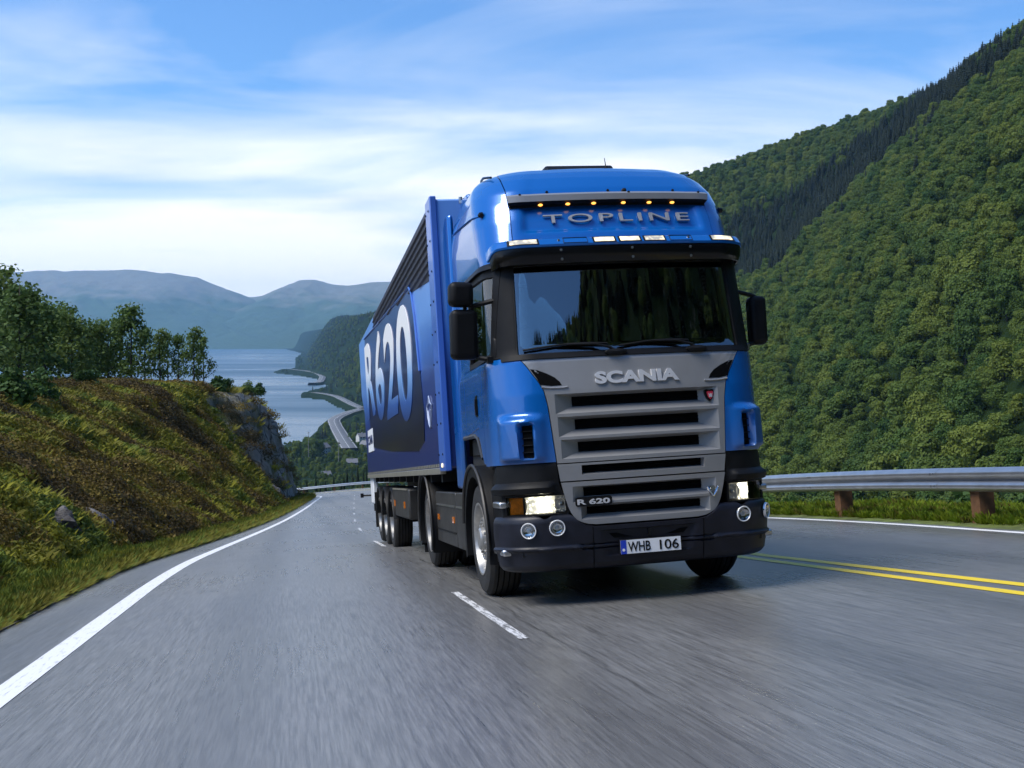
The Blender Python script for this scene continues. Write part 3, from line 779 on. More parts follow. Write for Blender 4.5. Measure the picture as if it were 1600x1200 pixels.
def mesh_slot(xi, zt, zb, off, parent):
    q = MB(); q.grid([[F(lerp(-xi, xi, i / 14), z, off + .002) for i in range(15)] for z in (zb, zt)])
    m = q.build('grille_mesh', DARK, parent)
    for k in range(1, 3):
        z = lerp(zb, zt, k / 3); q = MB(); q.tube([F(lerp(-xi, xi, i / 14), z, off + .008) for i in range(15)], .004, 4); q.build('mesh_bar', DARK, m)
for d in darks: mesh_slot(*d, upper)
for sg in (-1, 1):
    inl = [(.645, 1.815), (.66, 1.845), (.70, 1.885), (.76, 1.92), (.84, 1.955), (.895, 1.965), (.875, 1.93), (.845, 1.88), (.825, 1.83), (.74, 1.815)]
    poly_plate('side_inlet', [(sg * a, b) for a, b in inl], Fm, .0025, DARK, upper)
    q = MB(); q.tube([F(sg * x, z, .004) for x, z in ((.60, 1.80), (.64, 1.795), (.74, 1.797), (.815, 1.808))], .009, 6); q.build('inlet_lip', GREY, upper)
lettering('name_lettering', 'SCANIA', lambda a, b, d: F(lerp(-.362, .368, a), lerp(1.808, 1.912, b), .006 + .010 * d), LETTER, upper, .045, .02)
shield = [(-.5, .42), (-.25, .5), (0, .46), (.25, .5), (.5, .42), (.47, .1), (.3, -.25), (0, -.5), (-.3, -.25), (-.47, .1)]
bx, bz = .642, 1.668
bd = poly_plate('griffin_badge', [(bx + a * .088, bz + b * .105) for a, b in shield], lambda a, b, d: F(a, b, d - .035), .02, GLOSSB, upper)
poly_plate('badge_field', [(bx + .006 + a * .060, bz + b * .072) for a, b in shield], lambda a, b, d: F(a, b, d - .0165), .004, REDM, bd)
poly_plate('badge_crown', [(bx + .008 + a * .028, bz + b * .04) for a, b in [(-.5, -.4), (.5, -.4), (.6, .5), (.25, .1), (0, .5), (-.25, .1), (-.6, .5)]], lambda a, b, d: F(a, b, d - .0125), .003, LETTER, bd)

# --- middle and lower grille
mg = MB(); darks = []
e1 = lambda z: ipl(z, [(1.02, .715), (1.165, .735)])
band(mg, 1.145, 1.163, lambda z: -e1(z), e1, 30)
for sg in (-1, 1): band(mg, 1.068, 1.145, lambda z: sg * .535, lambda z: sg * e1(z), 4)
recess(mg, darks, .535, 1.145, 1.068, .522, 1.140, 1.078, .05)
band(mg, 1.022, 1.068, lambda z: -e1(z), e1, 30)
mg.grid([[F(lerp(-e1(1.022), e1(1.022), i / 30), 1.022, o) for i in range(31)] for o in (0, -.05)])
mid = mg.build('middle_grille', GREY, truck, None)
for d in darks: mesh_slot(*d, mid)
lg = MB(); darks = []
e2 = lambda z: ipl(z, [(.655, .44), (.662, .50), (.675, .545), (.70, .595), (.74, .632), (.80, .66), (.90, .688), (1.012, .712)])
SL = [(.975, .842, .958, .885), (.822, .700, .797, .735)]
band(lg, .975, 1.010, lambda z: -e2(z), e2, 30, 1, .015)
for k, (zt, zb, zit, zib) in enumerate(SL):
    X = .622 if k == 0 else .560
    for sg in (-1, 1): band(lg, zb, zt, lambda z: sg * X, lambda z: sg * e2(z), 3, 4, .015)
    recess(lg, darks, X, zt, zb, .520 - .02 * k, zit, zib, .075, .015)
band(lg, .822, .842, lambda z: -e2(z), e2, 30, 1, .015)
band(lg, .655, .700, lambda z: -e2(z), e2, 30, 5, .015)
for sg in (-1, 1): lg.grid([[F(sg * e2(z), z, o) for z in np.linspace(.655, 1.01, 24)] for o in (.015, -.04)])
lg.grid([[F(lerp(-e2(1.01), e2(1.01), i / 30), 1.01, o) for i in range(31)] for o in (.015, -.04)])
lower = lg.build('lower_grille', GREY, truck, None)
sheet('grille_backing', 30, 10, lambda a, b: ((2 * a - 1) * 1.75, lerp(.95, 2.08, b), -.11), DARK, truck, 1, .01)
for d in darks: mesh_slot(*d, lower)
pb = poly_plate('model_badge', rrect(-.605, -.300, .808, .885, .02), lambda a, b, d: F(a, b, d + .014), .012, GLOSSB, lower)
lettering('badge_lettering', 'R 620', lambda a, b, d: F(lerp(-.59, -.32, a), lerp(.824, .868, b), .031 + .005 * d), LETTER, pb, .03, .02)
v8 = MB(); v8.tube([F(.535, .90, .03), F(.55, .865, .034), F(.582, .825, .036), F(.614, .865, .034), F(.63, .90, .03)], [.006, .013, .015, .013, .006], 8)
v8.lathe([(-.012, .001), (-.012, .02), (0, .024), (.02, .024)], (.582, F(.582, .885, .03).y, .885), 1, 14)
v8.build('engine_badge', CHROME, lower)

# --- bumper
def zt_b(u):
    x = cab_raw(min(abs(u), 1.9), .7).x
    return ipl(x, [(0, .640), (.44, .640), (.52, .652), (.58, .685), (.63, .735), (.66, .752), (.80, .752), (.84, .725), (.87, .725), (.92, .752), (1.3, .752)])
def fb(a, b):
    u = (2 * a - 1) * 1.90
    z = lerp(.285, zt_b(u), b)
    o = ipl(z, [(.28, -.07), (.30, -.02), (.34, .012), (.452, .030), (.462, .034), (.470, .058), (.486, .060), (.50, .040), (.60, .046), (.70, .042), (.735, .030), (.76, .005)])
    x = abs(cab_raw(abs(u), z).x)
    mid_ = 1 - float(sstep(.40, .46, x))
    step = 1 - float(sstep(.55, .60, x))
    if .455 < z < .50: o -= .020 * step
    if .395 < z < .60: o -= .022 * (1 - float(sstep(.335, .40, x - (z - .5) * .25)))
    return u, z, o
bumper = sheet('bumper', 120, 44, fb, BUMP, truck, 1, .03, angle=50)
for sg in (-1, 1):
    q = MB(); q.tube([F(sg * .475, z, ipl(z, [(.30, .014), (.455, .032), (.478, .040), (.50, .042), (.64, .045)])) for z in np.linspace(.30, .64, 14)], .004, 4); q.build('panel_seam', DARK, bumper)
slot = poly_plate('bumper_slot', [(-.34, .575), (-.30, .535), (.30, .535), (.34, .575)], lambda a, b, d: F(a, b, d + .02), .006, DARK, bumper)
q = MB(); q.box(-.01, .01, F(0, .55, .05).y, F(0, .55, .02).y, .535, .59); q.build('slot_divider', BLACK, bumper)
PZ0, PZ1 = .395, .507
py_ = F(0, .45, .05).y
np_ = MB(); np_.box(-.268, .268, py_ - .002, py_ + .012, PZ0 - .008, PZ1 + .008); npf = np_.build('number_plate', BLACK, truck, 30, .003)
q = MB(); q.box(-.26, .26, py_ - .006, py_ - .0025, PZ0, PZ1); q.build('plate_face', PLATEW, npf)
q = MB(); q.box(-.26, -.212, py_ - .0085, py_ - .0055, PZ0, PZ1); q.build('plate_band', PLATEB, npf)
q = MB(); q.lathe([(0, .001), (0, .012), (-.0015, .012), (-.002, .001)], (-.236, py_ - .009, PZ0 + .033), 1, 12); q.build('country_mark', PLATEW, npf)
for tx_, xa_, xb_ in (('WHB', -.198, -.005), ('106', .075, .240)):
    lettering('plate_lettering', tx_, lambda a, b, d: Vector((lerp(xa_, xb_, a), py_ - .0085 - .0015 * d, lerp(PZ0 + .016, PZ1 - .016, b))), GLOSSB, npf, .012, .02)

# --- headlights, fog lamps
for s in (-1, 1):
    hl = sheet('headlight', 24, 6, lambda a, b: (lerp(.865 if s < 0 else .955, 1.66, a), lerp(.762 + .01 * (1 - a), .915, b), -.075), LAMPS, truck, s, .01)
    hs = MB()
    for b0, b1 in ((.750, .764), (.912, .926)): sheet('', 20, 1, lambda a, b: (lerp(.85 if s < 0 else .94, 1.70, a), lerp(b0, b1, b), .004), BLACK, None, s, .09, hs)
    for a0, a1 in ((.845 if s < 0 else .935, .868 if s < 0 else .957), (1.655, 1.70)): sheet('', 1, 4, lambda a, b: (lerp(a0, a1, a), lerp(.755, .92, b), .004), BLACK, None, s, .09, hs)
    hs.build('headlight_rim', BLACK, hl)
    ua, uz_ = (.985, 1.372) if s < 0 else (1.09, 1.545)
    lt = sheet('lit_reflector', 22, 8, lambda a, b: (lerp(ua, uz_, a), lerp(.770, .907, b), -.055 + .030 * (2 * b - 1) ** 2 + .02 * (2 * a - 1) ** 4), LAMP_ON, hl, s, .006, angle=60)
    for u, mt in ((lerp(ua, uz_, .42), BULB_ON), ((.915 if s < 0 else 1.015), ALU)):
        c = cab(u, .840, s, -.034); n = (cab(u, .838, s, .05) - c).normalized(); eu = n.to_track_quat('Z', 'Y').to_euler()
        q = MB(); q.lathe([(-.035, .001), (-.012, .018), (0, .022), (.012, .016), (.02, .001)], (0, 0, 0), 2, 14); o = q.build('bulb', mt, hl); o.location = c; o.rotation_euler = eu
        if mt is ALU:
            q = MB(); q.lathe([(-.05, .012), (-.045, .035), (-.025, .052), (.006, .062), (.012, .066)], (0, 0, 0), 2, 26); o = q.build('reflector', LAMPS, hl); o.location = c; o.rotation_euler = eu
    for k in range(6):
        u = lerp(.885 if s < 0 else .97, ua, (k + .5) / 6); z = .785 if k % 2 else .893
        c = cab(u, z, s, -.035); q = MB(); q.box(-.013, .013, -.006, .006, -.010, .010); o = q.build('facet', LAMPS, hl); o.location = c; o.rotation_euler = (rnd.uniform(-.6, .6), 0, rnd.uniform(-.7, .7) + (s * .5))
    ui0 = 1.405 if s < 0 else 1.58
    sheet('indicator', 6, 4, lambda a, b: (lerp(ui0, 1.645, a), lerp(.768, .905, b), -.030), ORANGE, hl, s, .02)
    sheet('lamp_divider', 1, 4, lambda a, b: (lerp(ui0 - .035, ui0 - .005, a), lerp(.768, .908, b), -.006), BLACK, hl, s, .05)
    sheet('headlight_lens', 20, 5, lambda a, b: (lerp(.868 if s < 0 else .957, 1.655, a), lerp(.765, .911, b), -.002), LENS, hl, s, .004)
    # black corner cover above
    def fs(a, b):
        z = lerp(.928, 1.182, b); u0 = u_x(ipl(z, [(.92, .70), (1.01, .728), (1.18, .742)]), z)
        o = ipl(z, [(.92, .0), (.94, .045), (.985, .055), (1.01, .035), (1.03, .004), (1.18, -.012)])
        return lerp(u0, 1.86, a), z, o * float(sstep(.95, 1.05, lerp(u0, 1.86, a)))
    sheet('headlight_cover', 26, 22, fs, BLACK, truck, s, .02, angle=40)
    for u, z in ((1.31, .640), (.985, .652)) if s < 0 else ((1.09, .682 - .03), (1.52, .668 - .01)):
        c = cab(u, z, s, .058); n = (cab(u, z, s, .08) - c).normalized(); eu = n.to_track_quat('Z', 'Y').to_euler()
        q = MB(); q.lathe([(-.008, .001), (-.008, .02), (-.003, .045), (.006, .056), (.010, .062), (-.006, .068)], (0, 0, 0), 2, 26); fo = q.build('fog_lamp', CHROME, bumper); fo.location = c; fo.rotation_euler = eu
        q = MB(); q.lathe([(.006, .001), (.004, .012), (-.004, .020), (-.02, .022)], (0, 0, 0), 2, 16); q.build('bulb_shield', LAMPS, fo); q = MB(); q.tube([(.062 * math.cos(k * PI / 12), .062 * math.sin(k * PI / 12), .010) for k in range(25)], .005, 6, False); q.build('lamp_ring', LAMPS, fo)
        q = MB(); q.lathe([(.013, .001), (.011, .03), (.007, .056)], (0, 0, 0), 2, 22); q.build('lamp_glass', LENS, fo)

# --- sides below the cab: steps, arches, skirts, chassis
def arch(mb, yc, zc, ri, ro, x0, x1, a0, a1, n=22):
    for (ra, xa), (rb, xb) in (((ri, x0), (ro, x0)), ((ro, x0), (ro + .012, x0 + (x1 - x0) * .06)), ((ro + .012, x0 + (x1 - x0) * .06), (ro + .012, x1)), ((ri, x1), (ri, x0))):
        mb.grid([[Vector((xx, yc - r * math.cos(R(lerp(a0, a1, i / n))), zc + r * math.sin(R(lerp(a0, a1, i / n))))) for i in range(n + 1)] for r, xx in ((ra, xa), (rb, xb))])
for s in (-1, 1):
    q = MB(); arch(q, 1.46, .50, .60, .69, s * 1.225, s * .70, -14, 196); q.build('front_mudguard', BLACK, truck, 40)
    q = MB(); q.tube([Vector((s * 1.232, 1.46 - .705 * math.cos(R(a)), .50 + .705 * math.sin(R(a)))) for a in range(-8, 176, 8)], .016, 6); q.build('mudguard_lip', SKIRT, truck)
    q = MB(); q.prism([(.42, .33), (.86, .36), (.80, .62), (.86, .98), (.60, 1.19), (.34, 1.0), (.36, .60)], s * 1.165, s * .8, 0); q.build('step_housing', BLACK, truck, 30, .02)
    for z, y0, y1 in ((.825, .33, .66), (.43, .30, .74)):
        q = MB(); q.box(min(s * 1.195, s * 1.02), max(s * 1.195, s * 1.02), y0, y1, z, z + .055); q.build('step', ALU, truck, 30, .015)
    # grey mount under the raised door edge
    q = MB(); q.box(min(s * 1.10, s * .7), max(s * 1.10, s * .7), 1.2, 2.15, 1.1, 1.47); q.build('cab_mount', SKIRT, truck, 30, .03)
    q = MB(); q.tube([(s * 1.19, .98, 1.26), (s * 1.195, 1.15, 1.44), (s * 1.195, 1.30, 1.475), (s * 1.19, 2.0, 1.475)], .022, 6); q.build('sill_lip', SKIRT, truck)
    sk = MB()
    for y0, y1 in ((2.10, 2.83), (2.85, 4.50)): sk.prism([(y0, .36 if y0 < 2.5 else .36), (y1, .36), (y1, .90), (y1 - .03, .94), (y0 + .02, .94), (y0, .90)], s * 1.20, s * 1.12, 0)
    so = sk.build('side_skirt', SKIRT, truck, 30, .012)
    q = MB()
    for y0, y1 in ((2.18, 2.80), (2.88, 4.42)): q.box(min(s * 1.209, s * 1.19), max(s * 1.209, s * 1.19), y0, y1, .78, .798)
    q.build('skirt_strip', ALU, so)
    for y in (2.98, 4.2):
        q = MB(); q.box(min(s * 1.212, s * 1.19), max(s * 1.212, s * 1.19), y, y + .11, .615, .68); q.build('side_reflector', ORANGE, so)
    q = MB(); q.box(min(s * 1.207, s * 1.19), max(s * 1.207, s * 1.19), 2.9, 4.45, .50, .515); q.build('skirt_crease', BLACK, so)
    q = MB(); arch(q, 5.12, .52, .60, .655, s * 1.26, s * .62, -28, 205); q.build('rear_mudguard', BLACK, truck, 40)
    q = MB(); q.tube([Vector((s * 1.268, 5.12 - .66 * math.cos(R(a)), .52 + .66 * math.sin(R(a)))) for a in range(-24, 204, 8)], .018, 6); q.build('mudguard_lip', SKIRT, truck)
    q = MB(); q.box(min(s * 1.22, s * .66), max(s * 1.22, s * .66), 5.76, 5.785, .14, .75); q.build('mud_flap', RUBBER, truck)
    # side air deflector behind the cab
    dp = [(2.27, .98), (2.70, .98), (2.70, 3.55), (2.62, 3.72), (2.45, 3.80), (2.27, 3.78)]
    q = MB(); q.prism(dp, s * 1.19, s * 1.13, 0); q.build('air_deflector', BLUE, truck, 30, .03)
ch = MB()
for s in (-1, 1): ch.box(min(s * .45, s * .36), max(s * .45, s * .36), .5, 6.3, .72, .98)
ch.box(-1.0, 1.0, .45, 2.05, .95, 1.25)
for y in (1.46, 5.12): ch.tube([(-1.0, y, .52), (1.0, y, .52)], .11, 12)
ch.box(-.95, .95, 2.1, 4.4, .5, .86); ch.lathe([(0, .45), (.12, .45), (.16, .3), (.16, .01)], (0, 4.75, 1.0), 2, 20)
ch.box(-1.05, 1.05, .2, .5, .42, .72); ch.tube([(-.3, 2.3, 1.0), (.2, 2.5, 1.05), (.3, 2.6, 2.2)], .03, 8)
for k in range(5): ch.tube([(-1.0 + .1 * k, 2.3, .96), (-.95 + .1 * k, 3.0, 1.0 + .02 * k), (-.9, 4.2, .98)], .025, 6)
ch.build('chassis', CHASS, truck, 30)
rd = MB(); rd.prism([(2.22, 3.95), (2.25, 3.985), (2.68, 4.03), (2.70, 3.80), (2.3, 3.76)], -.98, .98, 0); rd.build('roof_deflector', BLUE, truck, 30, .03)

# --- wheels
TY = [(-.15, .33), (-.16, .42), (-.145, .485), (-.11, .515), (-.05, .522), (.05, .522), (.11, .515), (.145, .485), (.16, .42), (.15, .33)]
def tyre_mb(rad=.522):
    k = rad / .522; q = MB(); q.lathe([(a, r * k if r > .35 else r) for a, r in TY] + [TY[0]], (0, 0, 0), 0, 56)
    for i in range(-2, 3):
        pass
    return q
def rim_front():
    q = MB(); q.lathe([(-.12, .335), (-.155, .335), (-.152, .318), (-.125, .300), (-.06, .290), (-.045, .275), (-.07, .235), (-.095, .205), (-.125, .195), (-.128, .18), (-.115, .172), (-.12, .11), (-.15, .105), (-.165, .09), (-.168, .001)], (0, 0, 0), 0, 48); return q
def rim_rear():
    q = MB(); q.lathe([(-.12, .335), (-.155, .335), (-.152, .315), (-.06, .300), (.06, .285), (.075, .24), (.06, .19), (.03, .15), (-.06, .14), (-.075, .12), (-.08, .001)], (0, 0, 0), 0, 48); return q
def nuts(r, x, n=10):
    q = MB()
    for k in range(n): q.lathe([(x + .02, .016), (x - .02, .016), (x - .025, .008), (x - .025, .001)], (0, r * math.cos(2 * PI * k / n), r * math.sin(2 * PI * k / n)), 0, 8)
    return q
WM = {}
def wheel(parent, s, x, y, z, rad=.522, kind='front', lab=None):
    key = (rad, kind)
    e = empty('wheel', parent); e.location = (x, y, z); e.rotation_euler = (rnd.uniform(0, 6), 0, PI if s > 0 else 0)
    if key not in WM:
        ty = tyre_mb(rad).build('tyre', RUBBER, e, 30)
        gv = MB()
        for gx_ in (-.075, -.025, .025, .075): gv.lathe([(gx_ - .006, rad - .001), (gx_ - .004, rad + .0025), (gx_ + .004, rad + .0025), (gx_ + .006, rad - .001)], (0, 0, 0), 0, 56)
        tr = gv.build('tread_groove', DARK, e, 30)
        ri = (rim_front() if kind == 'front' else rim_rear()).build('rim', RIMM, e, 30)
        nu = nuts(.145, -.115 if kind == 'front' else .03).build('wheel_nuts', RIMM, e, 30)
        WM[key] = [o.data for o in (ty, tr, ri, nu)]
    else:
        for n_, me in zip(('tyre', 'tread_groove', 'rim', 'wheel_nuts'), WM[key]): share(n_, me, e)
for s in (-1, 1):
    wheel(truck, s, s * 1.035, 1.46, .522, .522, 'front')
    wheel(truck, s, s * 1.06, 5.12, .522, .522, 'rear'); wheel(truck, s, s * .72, 5.12, .522, .522, 'rear')

# --- mirrors
def mirror_box(name, c, sx, sy, sz, tilt, parent, r=.05):
    q = MB(); q.box(-sx / 2, sx / 2, -sy / 2, sy / 2, -sz / 2, sz / 2); o = q.build(name, BLACK, parent, 50)
    b = o.modifiers.new('bevel', 'BEVEL'); b.width = r; b.segments = 4; b.limit_method = 'ANGLE'
    o.location = c; o.rotation_euler = (0, tilt[0], tilt[1]); return o
for s in (-1, 1):
    if s < 0:
        mt_ = mirror_box('wide_angle_mirror', (-1.385, .50, 2.665), .215, .15, .215, (.04, .1), truck, .055)
        m_ = mirror_box('main_mirror', (-1.375, .52, 2.320), .235, .15, .43, (.03, .1), truck, .05)
        q = MB(); q.tube([(-1.35, .52, 2.46), (-1.35, .52, 2.57), (-1.27, .52, 2.57), (-1.045, .42, 2.605)], .021, 8); q.build('mirror_arm', BLACK, truck); q = MB(); q.tube([(-1.30, .52, 2.13), (-1.2, .47, 2.10), (-1.12, .43, 2.105)], .022, 8)
        q.box(-1.20, -1.09, .40, .49, 2.06, 2.11)
        q.build('mirror_arm', BLACK, truck)
        q = MB(); q.prism([(.36, 2.085), (.50, 2.085), (.49, 2.26), (.43, 2.29), (.385, 2.26)], -1.145, -1.06, 0); q.build('kerb_mirror', BLACK, truck, 30, .02)
    else:
        m_ = mirror_box('main_mirror', (1.325, .56, 2.345), .16, .15, .44, (.02, -.05), truck, .045)
        q = MB(); q.tube([(1.00, .42, 2.58), (1.12, .46, 2.60), (1.27, .52, 2.575), (1.36, .56, 2.545)], .020, 8); q.build('mirror_arm', BLACK, truck); q = MB(); q.tube([(1.30, .56, 2.15), (1.18, .46, 2.12), (1.10, .42, 2.10)], .02, 8)
        q.build('mirror_arm', BLACK, truck)
        q = MB(); q.lathe([(0, .03), (.05, .032), (.06, .02), (.06, .001)], (1.145, .42, 2.07), 2, 12); q.build('arm_pivot', ALU, truck)
        q = MB(); q.prism([(.40, 2.10), (.50, 2.10), (.50, 2.27), (.42, 2.27)], 1.10, 1.15, 0); q.build('arm_bracket', BLACK, truck, 30, .01)

# --- inside of the cab
ci = MB()
ci.grid([[(-1.13, .55, 1.3), (-1.13, 2.15, 1.3)], [(1.13, .55, 1.3), (1.13, 2.15, 1.3)]])
ci.grid([[(-1.13, 2.12, 1.3), (-1.13, 2.12, 3.3)], [(1.13, 2.12, 1.3), (1.13, 2.12, 3.3)]])
ci.grid([[(-1.0, .52, 2.98), (-1.0, 2.12, 2.98)], [(1.0, .52, 2.98), (1.0, 2.12, 2.98)]])
ci.build('cab_lining', DARK, truck)
dsh = MB()
dsh.prism([(.42, 1.4), (.86, 1.5), (.84, 2.02), (.74, 2.19), (.52, 2.205), (.30, 2.10), (.30, 1.9)], -.80, .80, 0)
dsh.prism([(.62, 1.6), (.86, 1.6), (.84, 2.02), (.76, 2.18), (.66, 2.19), (.60, 2.12)], -1.02, 1.02, 0)
dso = dsh.build('dashboard', DASHM, truck, 40, .03)
bin_ = MB(); bin_.lathe([(0, .36), (.06, .34), (.09, .28), (.10, .01)], (0, 0, 0), 2, 30); bo = bin_.build('instrument_binnacle', DASHM, dso, 40); bo.location = (.74, .68, 2.18); bo.scale = (.70, .45, 1.6)
bl = MB(); bl.tube([(-.95, 1.0 - .42, 2.86), (.95, .58, 2.86)], .03, 8)
for x0, x1 in ((-.92, -.46), (-.40, .02), (.08, .52)): bl.box(x0, x1, .54, .56, 2.745, 2.83)
bl.build('blind', BLACK, truck)
sw = MB(); n = 36; ring = [(.235 * math.cos(2 * PI * k / n), .235 * math.sin(2 * PI * k / n), 0) for k in range(n + 1)]
sw.tube(ring, .016, 8, False)
for a in (20, 160, 270): sw.tube([(0, 0, -.03), (.23 * math.cos(R(a)), .23 * math.sin(R(a)), 0)], .018, 6)
sw.lathe([(-.06, .07), (-.02, .08), (-.01, .06), (-.005, .001)], (0, 0, 0), 2, 20)
swo = sw.build('steering_wheel', BLACK, truck)
SWC = Vector((.74, .99, 2.33)); swo.location = SWC; swo.rotation_euler = (R(28), 0, 0)
for x in (-.62, .70):
    q = MB(); q.box(x - .26, x + .26, 1.32, 1.86, 1.70, 1.86); q.prism([(1.76, 1.80), (1.92, 1.80), (2.04, 2.52), (1.93, 2.54)], x - .25, x + .25, 0); q.prism([(1.95, 2.55), (2.02, 2.55), (2.06, 2.78), (1.98, 2.78)], x - .13, x + .13, 0)
    q.box(x - .2, x + .2, 1.4, 1.8, 1.31, 1.70); q.build('seat', SEATM, truck, 30, .04)

# ------------------------------------------------------------------ the driver
def skin_body(name, J, E, mat, parent, lv=1, root=0):
    """J: list of (pos, radius); E edges"""
    me = bpy.data.meshes.new(name); me.from_pydata([p for p, r in J], E, []); me.materials.append(mat)
    o = link(bpy.data.objects.new(name, me), parent)
    sk_ = o.modifiers.new('skin', 'SKIN'); sk_.use_smooth_shade = True
    for i, (p, r) in enumerate(J):
        d = me.skin_vertices[0].data[i]; d.radius = (r, r) if not isinstance(r, tuple) else r; d.use_root = (i == root)
    sb = o.modifiers.new('subd', 'SUBSURF'); sb.levels = lv; sb.render_levels = lv
    return o
drv = empty('person'); drv.matrix_world = M
tag(drv, 'driver in a grey shirt sitting behind the windscreen with both hands on the steering wheel', 'person')
dx = .70
hL, hR = SWC + Vector((.215, -.045, .03)), SWC + Vector((-.195, -.075, .02))
J = [((dx, 1.62, 1.93), .15), ((dx, 1.66, 2.10), .135), ((dx, 1.70, 2.36), (.17, .125)), ((dx, 1.68, 2.50), (.13, .10)), ((dx, 1.655, 2.59), .058), ((dx, 1.63, 2.67), .06),      # 0-5 spine, neck
     ((dx - .20, 1.68, 2.47), .062), ((dx - .27, 1.42, 2.24), .048), (tuple(hR + Vector((-.03, .08, .0))), .033), (tuple(hR + Vector((-.005, .02, .005))), .03),     # 6-9 right arm
     ((dx + .20, 1.68, 2.47), .062), ((dx + .27, 1.42, 2.24), .048), (tuple(hL + Vector((.03, .08, .0))), .033), (tuple(hL + Vector((.005, .02, .005))), .03),       # 10-13
     ((dx - .10, 1.55, 1.93), .10), ((dx - .13, 1.18, 1.95), .075), ((dx - .13, 1.10, 1.52), .055), ((dx - .13, 1.0, 1.40), .045),
     ((dx + .10, 1.55, 1.93), .10), ((dx + .13, 1.18, 1.95), .075), ((dx + .13, 1.10, 1.52), .055), ((dx + .13, 1.0, 1.40), .045)]
E_ = [(0, 1), (1, 2), (2, 3), (3, 4), (4, 5), (3, 6), (6, 7), (7, 8), (8, 9), (3, 10), (10, 11), (11, 12), (12, 13), (0, 14), (14, 15), (15, 16), (16, 17), (0, 18), (18, 19), (19, 20), (20, 21)]
skin_body('body', J, E_, SHIRT, drv)
hd = MB()
HP = [(-.125, .001), (-.115, .045), (-.08, .066), (-.03, .078), (.03, .086), (.08, .078), (.11, .052), (.125, .001)]
hd.lathe(HP, (0, 0, 0), 2, 20)
ho = hd.build('head', SKIN, drv, 180); ho.location = (dx, 1.58, 2.775); ho.scale = (.95, 1.15, 1.0)
q = MB(); q.prism([(-.088, .015), (-.118, -.03), (-.088, -.035)], -.012, .012, 0); q.build('nose', SKIN, ho, 60)
q = MB()
for sx in (-1, 1): q.lathe([(-.004, .001), (0, .011), (.004, .001)], (sx * .03, -.078, .02), 1, 10)
q.build('eyes', HAIRM, ho)
q = MB(); q.tube([(-.025, -.082, -.06), (0, -.088, -.062), (.025, -.082, -.06)], .006, 6); q.build('mouth', simple('lips', (.30, .10, .09), .5), ho)
q = MB(); q.lathe([(.03, .092), (.08, .084), (.115, .056), (.132, .001)], (0, .012, 0), 2, 20); q.build('hair', HAIRM, ho, 180)
for s, hp in ((-1, hR), (1, hL)):
    JJ = [(tuple(hp + Vector((s * .03, .10, -.01))), .026), (tuple(hp + Vector((s * .02, .05, .012))), (.032, .022)), (tuple(hp + Vector((s * .005, .005, .024))), (.040, .018))]; EE = [(0, 1), (1, 2)]
    for k in range(4):
        oz = (k - 1.5) * .021; b = len(JJ); l = (.9, 1.0, .97, .8)[k]
        tang = Vector((.35 * s * -1, .75, 0)).normalized() * 0
        base = hp + Vector((s * oz * .4, -.01, .028 + 0)) + Vector((oz, oz * .25, 0))
        JJ += [(tuple(base), .0095), (tuple(base + Vector((-s * .012, -.034 * l, -.002))), .009), (tuple(base + Vector((-s * .014, -.046 * l, -.026))), .0085), (tuple(base + Vector((-s * .008, -.032 * l, -.044))), .0075)]
        EE += [(2, b), (b, b + 1), (b + 1, b + 2), (b + 2, b + 3)]
    b = len(JJ); JJ += [(tuple(hp + Vector((-s * .035, .015, .018))), .011), (tuple(hp + Vector((-s * .05, -.015, .012))), .0095), (tuple(hp + Vector((-s * .05, -.038, .004))), .008)]; EE += [(1, b), (b, b + 1), (b + 1, b + 2)]
    skin_body('hand', JJ, EE, SKIN, drv)

# ------------------------------------------------------------------ the trailer
trl = empty('semi_trailer'); trl.matrix_world = M
tag(trl, 'long blue box trailer with huge white lettering on its side, coupled behind the tractor', 'trailer')
XT, Z0, Z1, YF, YR = 1.28, 1.20, 4.06, 2.74, 15.6
bx_ = MB()
pf = [(YF, Z0), (14.9, Z0), (15.0, 2.5), (YR, 2.9), (YR, Z1), (YF, Z1)]
bx_.prism(pf, -XT, XT, 0)
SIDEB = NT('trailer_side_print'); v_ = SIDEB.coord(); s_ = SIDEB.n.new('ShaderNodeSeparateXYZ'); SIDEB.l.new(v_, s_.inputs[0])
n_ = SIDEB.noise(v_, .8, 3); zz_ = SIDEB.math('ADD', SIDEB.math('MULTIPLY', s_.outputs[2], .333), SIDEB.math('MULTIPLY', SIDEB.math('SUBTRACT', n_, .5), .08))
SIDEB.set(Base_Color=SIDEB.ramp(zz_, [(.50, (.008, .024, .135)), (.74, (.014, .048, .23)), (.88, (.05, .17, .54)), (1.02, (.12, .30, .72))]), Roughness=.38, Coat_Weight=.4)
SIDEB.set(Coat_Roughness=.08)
body = bx_.build('box_body', SIDEB.m, trl, 30, .02)
